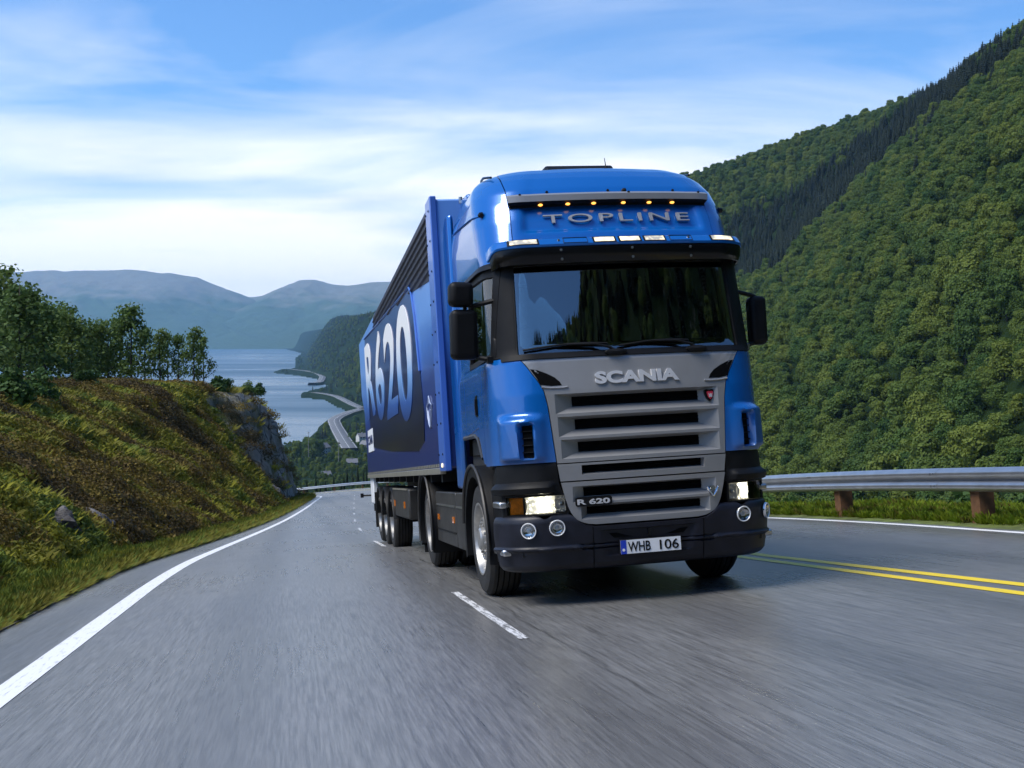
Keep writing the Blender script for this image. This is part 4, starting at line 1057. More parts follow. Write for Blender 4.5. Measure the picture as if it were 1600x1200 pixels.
for s in (-1, 1):
    fp = MB(); fp.prism([(YF - .02, Z0 - .03), (3.17, Z0 - .03), (3.10, Z1 + .03), (YF - .02, Z1 + .03)], s * (XT + .022), s * (XT - .05), 0)
    post = fp.build('corner_post', BLUE_T, trl, 30, .012)
    bme = None
    for k in range(9):
        for y, yy in ((2.84, .0), (3.06, .03)):
            z = lerp(1.35, 3.95, k / 8)
            if bme is None:
                q = MB(); q.lathe([(0, .012), (-.008, .011), (-.01, .001)], (0, 0, 0), 0, 8); o = q.build('bolt', BLACK, post); bme = o.data
            else: o = share('bolt', bme, post)
            o.location = (s * (XT + .022), y + .07 * (1 - k / 8) * (yy > 0), z); o.rotation_euler = (0, 0, PI if s > 0 else 0)
    # bottom rail, light
    q = MB(); q.box(min(s * (XT + .015), s * (XT - .05)), max(s * (XT + .015), s * (XT - .05)), 3.2, 14.9, Z0 - .06, Z0 + .01); q.build('bottom_rail', TRIM, trl, 30, .005)
    q = MB()
    for k in range(70): q.box(min(s * (XT + .012), s * XT), max(s * (XT + .012), s * XT), 3.3 + k * .165, 3.38 + k * .165, Z0 + .02, Z0 + .055)
    so = q.build('rave_hooks', TRIM, trl); so['kind'] = 'stuff'
    # louvred field at the top
    lv_ = [(3.12, 3.255), (5.0, 3.435), (11.3, 3.82), (11.3, 4.03), (3.10, 4.03)]
    q = MB(); q.prism(lv_, s * (XT + .006), s * (XT - .01), 0); lo_ = q.build('louvre_panel', LOUV, trl, 30)
    for k in range(7):
        z = 3.36 + k * .095; ye = ipl(z, [(3.255, 3.15), (3.435, 4.9), (3.82, 11.2), (4.1, 11.28)])
        if ye > 3.6:
            q = MB(); q.prism([(XT + .006, z - .014), (XT + .030, z - .004), (XT + .030, z + .004), (XT + .006, z + .02)] if s > 0 else [(-XT - .006, z - .014), (-XT - .030, z - .004), (-XT - .030, z + .004), (-XT - .006, z + .02)], 3.14, ye, 1); q.build('louvre_rib', LOUV, lo_)
    # dark print field with the big number
    def rpoly():
        P0 = [(5.18, 3.52), (13.6, 3.93), (13.75, 3.8), (13.3, 1.75), (9.0, 1.55), (5.2, 1.45), (4.55, 1.55), (4.42, 1.9), (4.78, 3.1), (4.98, 3.42)]
        return P0
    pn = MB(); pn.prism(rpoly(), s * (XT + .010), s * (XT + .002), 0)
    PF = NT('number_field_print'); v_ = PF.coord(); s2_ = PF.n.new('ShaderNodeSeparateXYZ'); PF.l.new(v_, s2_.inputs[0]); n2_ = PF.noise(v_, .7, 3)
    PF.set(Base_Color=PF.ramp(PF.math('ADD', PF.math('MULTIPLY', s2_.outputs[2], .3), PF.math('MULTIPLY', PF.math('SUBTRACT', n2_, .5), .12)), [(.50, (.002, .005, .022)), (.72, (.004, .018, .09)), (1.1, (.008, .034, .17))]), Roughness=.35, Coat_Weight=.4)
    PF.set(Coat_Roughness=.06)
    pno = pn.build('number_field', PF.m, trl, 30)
    q = MB(); q.tube([(s * (XT + .012), y, z) for y, z in [(13.7, 3.93), (5.18, 3.53), (4.97, 3.42), (4.77, 3.1), (4.55, 2.4)]], .018, 5); q.build('field_outline', BLUE_T, pno)
    LM = NT('number_print'); v_ = LM.coord(); s3_ = LM.n.new('ShaderNodeSeparateXYZ'); LM.l.new(v_, s3_.inputs[0]); n3_ = LM.noise(v_, 2, 3)
    zz3 = LM.math('ADD', LM.math('SUBTRACT', s3_.outputs[2], LM.math('MULTIPLY', s3_.outputs[1], .045)), LM.math('MULTIPLY', n3_, .08))
    rmp = LM.n.new('ShaderNodeMapRange'); LM.l.new(zz3, rmp.inputs[0]); rmp.inputs[1].default_value = 1.55; rmp.inputs[2].default_value = 3.3
    LM.set(Base_Color=LM.ramp(rmp.outputs[0], [(.02, (.008, .022, .09)), (.20, (.03, .10, .34)), (.40, (.20, .40, .72)), (.58, (.70, .78, .88)), (.74, (.88, .88, .88))]), Roughness=.35)
    for chx, ya, yb, za, zb in (('R', 13.75, 11.75, 2.30, 3.76), ('6', 11.35, 9.65, 2.12, 3.64), ('2', 9.35, 7.45, 2.06, 3.52), ('0', 7.28, 5.30, 1.88, 3.46)):
        if s > 0: ya, yb = (3.0 + 15.9 - ya, 3.0 + 15.9 - yb)
        lettering('side_lettering', chx, lambda a, b, d: Vector((s * (XT + .016 + .004 * d), lerp(ya, yb, a), lerp(za, zb, b) + .03 * (lerp(ya, yb, a) - 6.3) * 0)), LM.m, trl, .02, .02)
    # griffin emblem and small name plate
    gr = MB(); ey = 3.86
    sh_ = [(ey + a * .42, 1.86 + b * .36) for a, b in [(-.5, .2), (-.2, .28), (0, .5), (.2, .28), (.5, .2), (.42, -.12), (.2, -.4), (0, -.5), (-.2, -.4), (-.42, -.12)]]
    gr.tube([(s * (XT + .012), a, b) for a, b in sh_ + sh_[:1]], .008, 5); gr.tube([(s * (XT + .012), ey + a * .24, 1.83 + b * .24) for a, b in [(-.5, .2), (0, -.5), (.5, .2)]], .008, 5)
    gr.lathe([(s * (XT + .014), .001), (s * (XT + .014), .022), (s * XT, .025)], (0, ey, 1.97), 0, 10)
    gr.build('emblem', simple('emblem_print', (.35, .42, .58), .4), trl)
    q = MB(); q.box(min(s * (XT + .012), s * XT), max(s * (XT + .012), s * XT), 12.8, 14.2, 1.66, 2.10); stk = q.build('name_sticker', WHITEP, trl)
    lettering('sticker_lettering', 'SCANIA', lambda a, b, d: Vector((s * (XT + .015 + .002 * d), lerp(14.1, 12.9, a) if s < 0 else lerp(12.9, 14.1, a), lerp(1.80, 1.98, b))), BLUE_D, stk, .02, .02)
    # underside: box, mud flaps, guards, wheels
    q = MB(); q.box(min(s * 1.22, s * .7), max(s * 1.22, s * .7), 7.5, 10.0, .50, .95); tb = q.build('tool_box', SKIRT, trl, 30, .03)
    q = MB(); q.box(min(s * 1.232, s * 1.2), max(s * 1.232, s * 1.2), 7.6, 9.9, .93, .955); q.build('lid', TRIM, tb)
    for y in (8.0, 9.6):
        q = MB(); q.box(min(s * 1.235, s * 1.2), max(s * 1.235, s * 1.2), y, y + .12, .66, .76); q.build('side_reflector', ORANGE, tb)
    q = MB()
    for yy in (9.75, 11.1, 12.4): arch(q, yy + .5, .40, .52, .56, s * 1.25, s * .85, 5, 175, 12)
    q.build('mudguard', BLACK, trl, 40)
    for k, yy in enumerate((10.55, 11.86, 13.17)): wheel(trl, s, s * 1.06, yy, .42, .522, 'trailer')
    q = MB(); q.box(min(s * 1.24, s * .8), max(s * 1.24, s * .8), 13.95, 13.98, .15, .85); q.build('mud_flap', RUBBER, trl)
    q = MB(); q.lathe([(0, .025), (-.012, .022), (-.016, .001)], (0, 0, 0), 0, 12); o = q.build('marker_lamp', LAMP_W, trl); o.location = (s * (XT + .022), 2.93, 1.235); o.rotation_euler = (0, 0, PI if s > 0 else 0)
    q = MB(); q.box(min(s * 1.24, s * 1.14), max(s * 1.24, s * 1.14), 14.2, 14.95, .62, 1.16); q.build('rear_guard', WHITEP, trl, 30, .02)
    q = MB(); q.tube([(s * 1.24, 14.9, .78), (s * 1.40, 14.95, .78)], .02, 6); q.box(min(s * 1.40, s * 1.46), max(s * 1.40, s * 1.46), 14.9, 15.0, .74, .83); q.build('tail_lamp_stalk', BLACK, trl)
ub_ = MB()
for s in (-1, 1): ub_.box(min(s * .5, s * .4), max(s * .5, s * .4), 3.2, 14.6, .92, 1.19)
for k in range(12): ub_.box(-1.22, 1.22, 3.6 + k, 3.7 + k, 1.05, 1.18)
ub_.box(-1.2, 1.2, 14.75, 14.85, .45, .60); ub_.box(-.5, -.35, 6.6, 6.75, .3, 1.1); ub_.box(.35, .5, 6.6, 6.75, .3, 1.1)
for yy in (10.55, 11.86, 13.17): ub_.tube([(-1, yy, .42), (1, yy, .42)], .08, 10)
ub_.build('underframe', CHASS, trl)
fw_ = MB(); fw_.box(-.9, .9, YF - .08, YF + .0, 1.6, 3.6); fw_.build('front_bulkhead', BLUE_T, trl, 30, .02)
q = MB(); q.tube([(-.98, YF - .1, 3.98), (-.98, YF - .1, 4.05)], .02, 8); q.build('corner_pin', ALU, trl)

# ------------------------------------------------------------------ heather bank on the left
def plateau(X, Y): return -.25 - .0495 * Y + .010 * np.maximum(-X - 6, 0) + fbm(X / 9, Y / 9, 3, 31) * 1.0
def bank_pt(s, d):
    """world position on the bank, s station, d distance left of the pavement"""
    P0 = toW(rpt(s, -4.08 - d, -.01)); X, Y, z0 = P0[..., 0], P0[..., 1], P0[..., 2]
    k = ip(s, [(-40, .62), (20, .66), (50, .85), (75, 1.4), (92, 3.2), (115, 4.0)])
    d1 = ip(s, [(-40, .7), (20, .9), (60, 1.2), (110, 1.2)])
    wob = fbm(s / 2.6, d / 2.6, 4, 11)
    rise = .06 * np.minimum(d, d1) + k * np.maximum(d - d1 + wob * .9 * sstep(0, 1.2, d - d1), 0)
    # ledges in the rock at the far end
    rk = sstep(55, 92, s); q = 1.5; st_ = rise / q; led = (np.floor(st_) + sstep(.25, .8, st_ - np.floor(st_))) * q
    rise = rise + (led - rise) * .75 * rk
    ridge = np.abs(fbm(s / 5.5 + d * .12, d / 4, 4, 13))
    rise = rise + (wob * .85 - ridge * 1.0 * rk) * sstep(.2, 2.5, d)
    top = plateau(X, Y) - z0 - sstep(84, 104, s) * 2.6
    kk = .55
    rise = rise + fbm(s / 4.5, d / 3.5, 3, 19) * 1.5 * sstep(.8, 3.5, d)
    h = -kk * np.log(np.exp(-np.clip(rise, -5, 60) / kk) + np.exp(-np.clip(top, -5, 60) / kk))
    e = 1 - sstep(101.5, 107.5, s + fbm(d / 3, s / 9, 3, 17) * 6 - ip(d, [(0, 2.5), (2, 0), (6, -1.5), (20, 1)]))
    h = h * e - (1 - e) * np.maximum(d - .8, 0) * .9
    bulk = sstep(28, 45, d); h = h - bulk * (d - 28) * .5
    Pn = P0.copy(); Pn[..., 2] = z0 + h
    # loose horizontal jitter so that the faces are not a plain height field
    Pn[..., 0] += fbm(s / 1.4, d / 1.1 + h * .5, 3, 23) * .8 * sstep(.3, 2.0, d) * sstep(-3, 6, s + 8)
    Pn[..., 2] += fbm(s / .7, d / .7, 3, 29) * .22 * sstep(.2, 1.5, d)
    return Pn
def bank_mat():
    t = NT('moss_and_heather'); v = t.coord()
    n1 = t.noise(v, .35, 5, .6); n2 = t.noise(v, 1.8, 6, .65); n3 = t.noise(v, 9, 4, .7)
    c = t.ramp(n1, [(.32, (.070, .040, .016)), (.45, (.140, .085, .018)), (.55, (.160, .150, .020)), (.68, (.085, .115, .018))])
    c = t.mix(t.ramp(n2, [(.35, 0), (.7, 1)]), c, t.mix(n3, (.020, .020, .010), (.15, .13, .025)))
    c = t.mix(t.ramp(n3, [(.55, 0), (.75, .6)]), c, (.020, .014, .008))
    g = t.n.new('ShaderNodeNewGeometry'); s = t.n.new('ShaderNodeSeparateXYZ'); t.l.new(g.outputs['True Normal'], s.inputs[0])
    p = t.n.new('ShaderNodeSeparateXYZ'); t.l.new(v, p.inputs[0])
    far = t.math('MULTIPLY', t.math('SUBTRACT', p.outputs[1], 55), .022, True)
    steep = t.math('SUBTRACT', t.math('ADD', .72, t.math('MULTIPLY', t.math('SUBTRACT', n2, .5), .7)), s.outputs[2])
    far2 = t.math('MULTIPLY', t.math('SUBTRACT', p.outputs[1], 74), .07, True); steep = t.math('ADD', steep, t.math('MULTIPLY', far2, .30))
    rk = t.math('MULTIPLY', t.ramp(steep, [(.08, 0), (.20, 1)]), t.math('ADD', t.math('MULTIPLY', far, .75), .25))
    vr = t.n.new('ShaderNodeTexVoronoi'); vr.feature = 'DISTANCE_TO_EDGE'; vr.inputs['Scale'].default_value = .55; t.l.new(v, vr.inputs['Vector'])
    rock = t.mix(n2, (.15, .14, .125), (.50, .48, .44)); rock = t.mix(t.ramp(vr.outputs['Distance'], [(0, 1), (.06, 0)]), rock, (.025, .022, .02))
    rock = t.mix(t.ramp(n1, [(.5, 0), (.62, .8)]), rock, (.11, .10, .03))
    c = t.mix(rk, c, rock)
    t.set(Base_Color=c, Roughness=.95); t.bump(t.math('ADD', n2, t.math('MULTIPLY', n3, .5)), .9, .25); return t.m
BANKM = bank_mat()
ss = np.concatenate([np.arange(-30, -4, 1.0), np.arange(-4, 40, .22), np.arange(40, 112, .30)])
dd = np.concatenate([np.linspace(0, 3, 16), np.linspace(3, 16, 56)[1:], np.linspace(16, 55, 40)[1:]])
S_, D_ = np.meshgrid(ss, dd, indexing='ij')
BP = bank_pt(S_, D_)
ib = np.arange(S_.size).reshape(S_.shape)
FB = np.stack([ib[:-1, :-1], ib[:-1, 1:], ib[1:, 1:], ib[1:, :-1]], -1).reshape(-1, 4)
bank = link(bpy.data.objects.new('bank', mesh_np('bank', BP.reshape(-1, 3), FB, BANKM, 180)))
tag(bank, kind='structure')
# gravel and dead grass edging between pavement and bank
edge_m = simple('verge_gravel', (.16, .14, .10), .95, 0, 0, .4, 20, bump=.6, bscale=30)
lv = strip('gravel_edge', -30, 112, lambda s: -4.36 - .10 * np.sin(s * 1.7) - .07 * np.sin(s * 4.1) - .05 * np.sin(s * 9.3), -4.10, .012, edge_m); tag(lv, kind='structure')

# right verge
def verge_pt(s, e):
    l = 7.17 + e
    drop = ip(e, [(0, .0), (.4, .03), (1.6, -.02), (2.6, -.25), (4.5, -1.6), (9, -6.0), (16, -13)])
    p = rpt(s, l, 0.0); p[..., 2] += drop + fbm(s / 1.1, e / .9, 3, 41) * .22 * sstep(.1, 1.0, e)
    return toW(p)
sv = np.arange(-14, 122, .4); ev = np.array([0, .2, .4, .7, 1.0, 1.4, 1.8, 2.2, 2.6, 3.2, 4, 5, 6.5, 9, 12, 16.])
Sv, Ev = np.meshgrid(sv, ev, indexing='ij'); VP = verge_pt(Sv, Ev); iv = np.arange(Sv.size).reshape(Sv.shape)
t_ = NT('grass_verge_soil'); v_ = t_.coord(); n_ = t_.noise(v_, 3, 6, .65); n2_ = t_.noise(v_, .3, 4)
t_.set(Base_Color=t_.mix(t_.ramp(n_, [(.35, 0), (.65, 1)]), (.045, .055, .014), t_.mix(n2_, (.13, .20, .02), (.12, .12, .04))), Roughness=.95); t_.bump(n_, .8, .08)
verge = link(bpy.data.objects.new('grass_verge', mesh_np('grass_verge', VP.reshape(-1, 3), np.stack([iv[:-1, :-1], iv[1:, :-1], iv[1:, 1:], iv[:-1, 1:]], -1).reshape(-1, 4), t_.m, 180)))
tag(verge, kind='structure')

# ------------------------------------------------------------------ guard rails
GALV = simple('galvanised_steel', (.46, .47, .48), .34, .85, 0, .12, 3)
WOOD = simple('brown_timber', (.13, .062, .026), .8, 0, 0, .35, 9, bump=.5, bscale=40)
def guardrail(name, s0, s1, l, posts, label, ps=None):
    root = empty(name); root.matrix_world = M; tag(root, label, 'guardrail')
    prof_ = [(.0, .445), (-.02, .455), (-.075, .49), (-.085, .52), (-.075, .555), (-.01, .59), (-.005, .605), (-.01, .62), (-.075, .655), (-.085, .69), (-.075, .72), (-.02, .755), (.0, .765)]
    edges = [s0] + [p + .9 for p in posts if s0 < p + .9 < s1 - 1] + [s1]
    for k, (ea, eb) in enumerate(zip(edges[:-1], edges[1:])):
        S = np.linspace(ea - (.18 if k else 0), eb, 6); q = MB(); of = -.004 * (k % 2)
        q.grid([[Vector(rpt(np.array(s), l + a + of, b)) for a, b in prof_] for s in S])
        q.grid([[Vector(rpt(np.array(s), l + a + .006 + of, b)) for a, b in prof_[::-1]] for s in S])
        bo_ = q.build('beam', GALV, root, 50)
        if eb < 40:
            q = MB()
            for ds, zz in ((-.06, .52), (-.06, .69), (-.14, .52), (-.14, .69)):
                p = rpt(np.array(eb + ds), l - .09, zz); q.box(p[0] - .012, p[0] + .004, p[1] - .014, p[1] + .014, p[2] - .014, p[2] + .014)
            so_ = q.build('splice_bolts', ALU, bo_); so_['kind'] = 'stuff'
    pm = None
    for s in posts:
        if pm is None:
            q = MB(); q.box(-.11, .11, -.10, .10, -.5, .66); o = q.build('post', WOOD, root, 30, .012); pm = o.data
            sp = MB(); sp.box(-.12, -.085, -.07, .07, .46, .75); spo = sp.build('spacer', WOOD, root, 30, .006); spm = spo.data
        else: o = share('post', pm, root); spo = share('spacer', spm, root)
        p = rpt(np.array(float(s)), l + .13, 0.0)
        o.location = p; spo.location = p
    return root
guardrail('guardrail', -14, 61, 7.40, [.69 + 3.97 * k for k in range(-3, 15)], 'galvanised guardrail on brown timber posts along the verge in front of the wooded hillside')
guardrail('guardrail', 61, 176, 7.40, [64.2 + 4 * k for k in range(28)], 'distant guardrail round the outside of the bend below the lake view')

# ------------------------------------------------------------------ instancing for what nobody could count
def leaf_mat(name, a, b, attr=False, trans=.35, obj_random=True):
    t = NT(name); v = t.coord()
    n = t.noise(v, 1.3, 3)
    if attr:
        at = t.n.new('ShaderNodeAttribute'); at.attribute_type = 'INSTANCER'; at.attribute_name = 'col'
        c = t.mix(n, t.mix(.5, at.outputs['Color'], (0, 0, 0)), at.outputs['Color'])
    else:
        oi = t.n.new('ShaderNodeObjectInfo'); f = t.math('ADD', t.math('MULTIPLY', oi.outputs['Random'], .75), t.math('MULTIPLY', n, .35), True)
        c = t.mix(f, a, b); r2 = t.math('FRACT', t.math('MULTIPLY', oi.outputs['Random'], 17.3)); c = t.mix(t.math('MULTIPLY', t.ramp(r2, [(.55, 0), (.9, 1)]), .55), c, tuple(k * m for k, m in zip(a, (.55, .75, 1.0))))
    t.set(Base_Color=c, Roughness=.7, Specular_IOR_Level=.25)
    tr = t.n.new('ShaderNodeBsdfTranslucent'); t.l.new(c, tr.inputs[0])
    mx = t.n.new('ShaderNodeMixShader'); mx.inputs[0].default_value = trans
    t.l.new(t.b.outputs[0], mx.inputs[1]); t.l.new(tr.outputs[0], mx.inputs[2]); t.l.new(mx.outputs[0], t.out.inputs[0]); return t.m
LEAF_H = leaf_mat('hillside_leaves', (.042, .100, .019), (.165, .205, .032))
LEAF_B = leaf_mat('birch_leaves', (.070, .130, .030), (.155, .215, .055))
LEAF_C = leaf_mat('spruce_needles', (.005, .012, .005), (.014, .024, .010), trans=.1)
LEAF_S = leaf_mat('shrub_leaves', (.045, .095, .022), (.10, .17, .035))
TUFT = leaf_mat('tuft_blades', None, None, attr=True, trans=.25)
BARK = simple('bark', (.05, .042, .034), .9, 0, 0, .3, 6)
g = np.random.default_rng(5)
def quads(P, N, size, asp=1.0, rg=g):
    """leaf quads at P facing N"""
    n = len(P); N = N / (np.linalg.norm(N, axis=1)[:, None] + 1e-9)
    a = rg.normal(size=(n, 3)); u = np.cross(N, a); u /= np.linalg.norm(u, axis=1)[:, None] + 1e-9; w_ = np.cross(N, u)
    sz = size * (.6 + .8 * rg.random((n, 1))) if np.isscalar(size) else size[:, None]
    u = u * sz * .5; w_ = w_ * sz * .5 * asp
    V = np.stack([P - u - w_, P + u - w_ * .6, P + u + w_, P - u + w_ * .7], 1).reshape(-1, 3)
    return V, np.arange(4 * n).reshape(n, 4)
def crown_mesh(name, mat, n, rad, hgt, base, leaf, lobes, seed, open_=.25, jit=.3):
    rg = np.random.default_rng(seed); Ps, Ns = [], []
    for k in range(lobes):
        a = rg.random() * 2 * PI; t = rg.random() if k else .95
        rr_ = rad * (.62 * math.sqrt(rg.random())) * (1 - .55 * t); c = np.array([rr_ * math.cos(a), rr_ * math.sin(a), base + hgt * (.16 + .66 * t)])
        lr_ = rad * (.36 + .24 * rg.random()) * (1.08 - .45 * t)
        m = n // lobes; d = rg.normal(size=(m, 3)); d[:, 2] += .25; d /= np.linalg.norm(d, axis=1)[:, None]
        r_ = lr_ * (1 - open_ * rg.random(m) ** 1.5)[:, None] * (1 + .25 * (rg.random((m, 1)) - .5)); P = c + d * r_ * np.array([1, 1, .85])
        Ps.append(P); Ns.append(d + rg.normal(size=(m, 3)) * jit)
    V, Fq = quads(np.concatenate(Ps), np.concatenate(Ns), leaf, 1, rg)
    return mesh_np(name, V, Fq, mat, 180)
def trunk_mesh(name, h, r, limbs, spread, seed, mat=BARK, bend=.3):
    rg = random.Random(seed); q = MB(); pts = [(rg.uniform(-bend, bend) * t * .5, rg.uniform(-bend, bend) * t * .5, h * t) for t in (0, .25, .5, .75, 1)]
    q.tube(pts, [r, r * .8, r * .6, r * .4, r * .12], 7)
    for k in range(limbs):
        t = rg.uniform(.3, .9); a = rg.uniform(0, 2 * PI); b = Vector(pts[int(t * 4)]); L = spread * (1.15 - t)
        e = b + Vector((math.cos(a) * L, math.sin(a) * L, L * rg.uniform(.5, 1.0))); q.tube([b, (b + e) / 2 + Vector((0, 0, -.05 * L)), e], [r * .35, r * .22, r * .06], 5)
    me = bpy.data.meshes.new(name); me.from_pydata(q.v, [], q.f); finish(me, mat, 180); return me
def conifer_mesh(name, mat, h, r, tiers, nb, seed):
    rg = np.random.default_rng(seed); V, Fq = [], []
    for i in range(tiers):
        t = i / tiers; zc_ = h * (.06 + .92 * t); rr_ = r * (1 - t) ** .8 * (.85 + .3 * rg.random()) + .05
        for k in range(nb):
            a = 2 * PI * (k + rg.random() * .8) / nb; L = rr_ * (.7 + .5 * rg.random()); wd_ = L * .40; dr = L * (.38 + .2 * rg.random())
            ca_, sa_ = math.cos(a), math.sin(a); b = len(V)
            V += [(0, 0, zc_ + h * .05), (ca_ * L * .6 - sa_ * wd_, sa_ * L * .6 + ca_ * wd_, zc_ - dr * .6), (ca_ * L, sa_ * L, zc_ - dr), (ca_ * L * .6 + sa_ * wd_, sa_ * L * .6 - ca_ * wd_, zc_ - dr * .55)]
            Fq.append((b, b + 1, b + 2, b + 3))
    return mesh_np(name, np.array(V), np.array(Fq), mat, 180)
def proto(me): o = bpy.data.objects.new(me.name, me); return o
def instances(name, P, scl, rz, pick, protos, col=None, kind='stuff', label=None, tilt=None):
    me = bpy.data.meshes.new(name); me.vertices.add(len(P)); me.vertices.foreach_set('co', np.asarray(P, np.float32).ravel())
    def at(n, ty, data, key): a = me.attributes.new(n, ty, 'POINT'); a.data.foreach_set(key, np.asarray(data, np.float32 if ty != 'INT' else np.int32).ravel())
    scl = np.asarray(scl); scl = np.repeat(scl[:, None], 3, 1) if scl.ndim == 1 else scl
    at('scl', 'FLOAT_VECTOR', scl, 'vector'); 
    rot = np.stack([np.zeros(len(P)), np.zeros(len(P)), rz], 1)
    if tilt is not None: rot[:, :2] = tilt
    at('rot', 'FLOAT_VECTOR', rot, 'vector'); at('pick', 'INT', pick, 'value')
    if col is not None: at('col', 'FLOAT_COLOR', np.concatenate([col, np.ones((len(P), 1))], 1), 'color')
    o = link(bpy.data.objects.new(name, me))
    ng = bpy.data.node_groups.new(name, 'GeometryNodeTree'); ng.interface.new_socket('Geometry', in_out='INPUT', socket_type='NodeSocketGeometry'); ng.interface.new_socket('Geometry', in_out='OUTPUT', socket_type='NodeSocketGeometry')
    N, L = ng.nodes, ng.links
    gi, go = N.new('NodeGroupInput'), N.new('NodeGroupOutput'); ip_ = N.new('GeometryNodeInstanceOnPoints'); jn = N.new('GeometryNodeJoinGeometry')
    for p in protos[::-1]:
        oi = N.new('GeometryNodeObjectInfo'); oi.inputs['Object'].default_value = p; oi.inputs['As Instance'].default_value = True; L.new(oi.outputs['Geometry'], jn.inputs[0])
    def na(n, ty): a = N.new('GeometryNodeInputNamedAttribute'); a.data_type = ty; a.inputs['Name'].default_value = n; return a.outputs['Attribute']
    e2r = N.new('FunctionNodeEulerToRotation'); L.new(na('rot', 'FLOAT_VECTOR'), e2r.inputs[0])
    L.new(gi.outputs[0], ip_.inputs['Points']); L.new(jn.outputs[0], ip_.inputs['Instance']); ip_.inputs['Pick Instance'].default_value = True
    L.new(na('pick', 'INT'), ip_.inputs['Instance Index']); L.new(e2r.outputs[0], ip_.inputs['Rotation']); L.new(na('scl', 'FLOAT_VECTOR'), ip_.inputs['Scale'])
    L.new(ip_.outputs[0], go.inputs[0])
    m = o.modifiers.new('scatter', 'NODES'); m.node_group = ng
    tag(o, label, None, None, kind); return o

# --- prototypes
HC = [crown_mesh('crown', LEAF_H, 5200, (4.2, 3.4, 3.9, 3.1, 4.4)[k], (6.2, 8.2, 7.0, 7.6, 5.6)[k], .4, .30, (16, 22, 26, 19, 30)[k], 100 + k, .40, .42) for k in range(5)]
HT = [trunk_mesh('trunk', 5.2, .19, 5, 2.2, 200 + k) for k in range(2)]
BC = [crown_mesh('crown', LEAF_B, 2100, 2.5, 7.0, .5, .17, 34, 300 + k, 1.0, .7) for k in range(4)]
BS = [crown_mesh('crown', LEAF_B, 1300, 2.2, 6.6, .9, .17, 22, 340 + k, 1.0, .8) for k in range(3)]
BT = [trunk_mesh('trunk', 6.6, .11, 9, 1.9, 400 + k, bend=.25) for k in range(2)]
CF = [conifer_mesh('crown', LEAF_C, 11, 2.3, 13, 8, 500 + k) for k in range(3)]
CT = trunk_mesh('trunk', 9.5, .16, 0, 0, 510, bend=.02)
SB = [crown_mesh('shrub', LEAF_S, 1600, 1.0, 1.4, -.15, .10, 14, 600 + k, .6, .5) for k in range(3)]
def frame_ok(P, m=25):
    px, py = wproj(P); return (P[:, 1] > 0) & (px > -m) & (px < 1600 + m) & (py > -m) & (py < 1225)
def behind_truck(px, py): return (px > 590) & (px < 1125) & (py > 300) | ((px > 575) & (px < 1175) & (py > 440))

# --- the wooded hillside on the right
pts = []
Yg = 205.0
while Yg < 2100:
    stp = 6.0 * (1 if Yg < 600 else (Yg / 600) ** .15)
    xs = np.arange(ip(Yg, FOOT) + 4, ip(Yg, FOOT) + 520, stp)
    pts.append(np.stack([xs + g.uniform(-.45, .45, len(xs)) * stp, Yg + g.uniform(-.45, .45, len(xs)) * stp, np.full(len(xs), stp)], 1)); Yg += stp
TP = np.concatenate(pts); TP = np.column_stack([TP[:, 0], TP[:, 1], H(TP[:, 0], TP[:, 1]) - .4, TP[:, 2]])
ok = frame_ok(TP[:, :3], 420); px, py = wproj(TP[:, :3]); ok &= px > 560
TP = TP[ok]
bu = ip(px[ok], [(1080, 392), (1139, 352), (1273, 283), (1403, 187), (1533, 96), (1600, 52)]); bl_ = ip(px[ok], [(1080, 470), (1148, 440), (1230, 405), (1317, 309), (1403, 226), (1533, 122), (1620, 58)]) + 12
jt = fbm(TP[:, 0] / 16, TP[:, 1] / 22, 3, 51) * 38; jt2 = fbm(TP[:, 0] / 16, TP[:, 1] / 30, 3, 53) * 50
con = (py[ok] > bu + jt2) & (py[ok] < bl_ + jt)
con |= (g.random(len(TP)) < .06 * np.exp(-((py[ok] - bl_ - 20) / 26) ** 2))
DEC, CON = TP[~con], TP[con]
dpx, dpy = wproj(DEC[:, :3]); vis = (dpx > 1180) & (dpx < 1625) & (dpy < 800)
DEC = DEC[np.argsort(np.hypot(DEC[:, 0], DEC[:, 1]) + np.where(vis, 0, 1e5))]
NIND = 290
tree_lab = 'round green broadleaf tree, one of many on the steep hillside behind the guardrail'
for i, (x, y, z, st_) in enumerate(DEC[:NIND]):
    r_ = empty('deciduous_tree'); tag(r_, tree_lab, 'tree', 'broadleaf trees covering the hillside'); r_.location = (x, y, z)
    sc_ = .80 + .85 * rnd.random() ** 1.4; r_.scale = (sc_ * rnd.uniform(.9, 1.15), sc_ * rnd.uniform(.9, 1.15), sc_ * rnd.uniform(.85, 1.2)); r_.rotation_euler = (0, 0, rnd.uniform(0, 6.28))
    share('crown', HC[i % 5], r_); share('trunk', HT[i % 2], r_)
D2 = DEC[NIND:]; n = len(D2)
instances('hillside_woodland', D2[:, :3], (.62 + .75 * g.random(n) ** 1.3) * (D2[:, 3] / 5.0) ** .8, g.random(n) * 6.28, g.integers(0, 5, n), [proto(m) for m in HC])
CON2 = np.repeat(CON, 2, 0); CON2[:, :2] += g.uniform(-3, 3, (len(CON2), 2)); CON2[:, 2] = H(CON2[:, 0], CON2[:, 1]) - .5; n = len(CON2)
instances('spruce_plantation', CON2[:, :3], (.85 + .6 * g.random(n)) * (CON2[:, 3] / 6.6) ** .5, g.random(n) * 6.28, g.integers(0, 3, n), [proto(m) for m in CF])
print('trees', len(DEC), len(CON2))

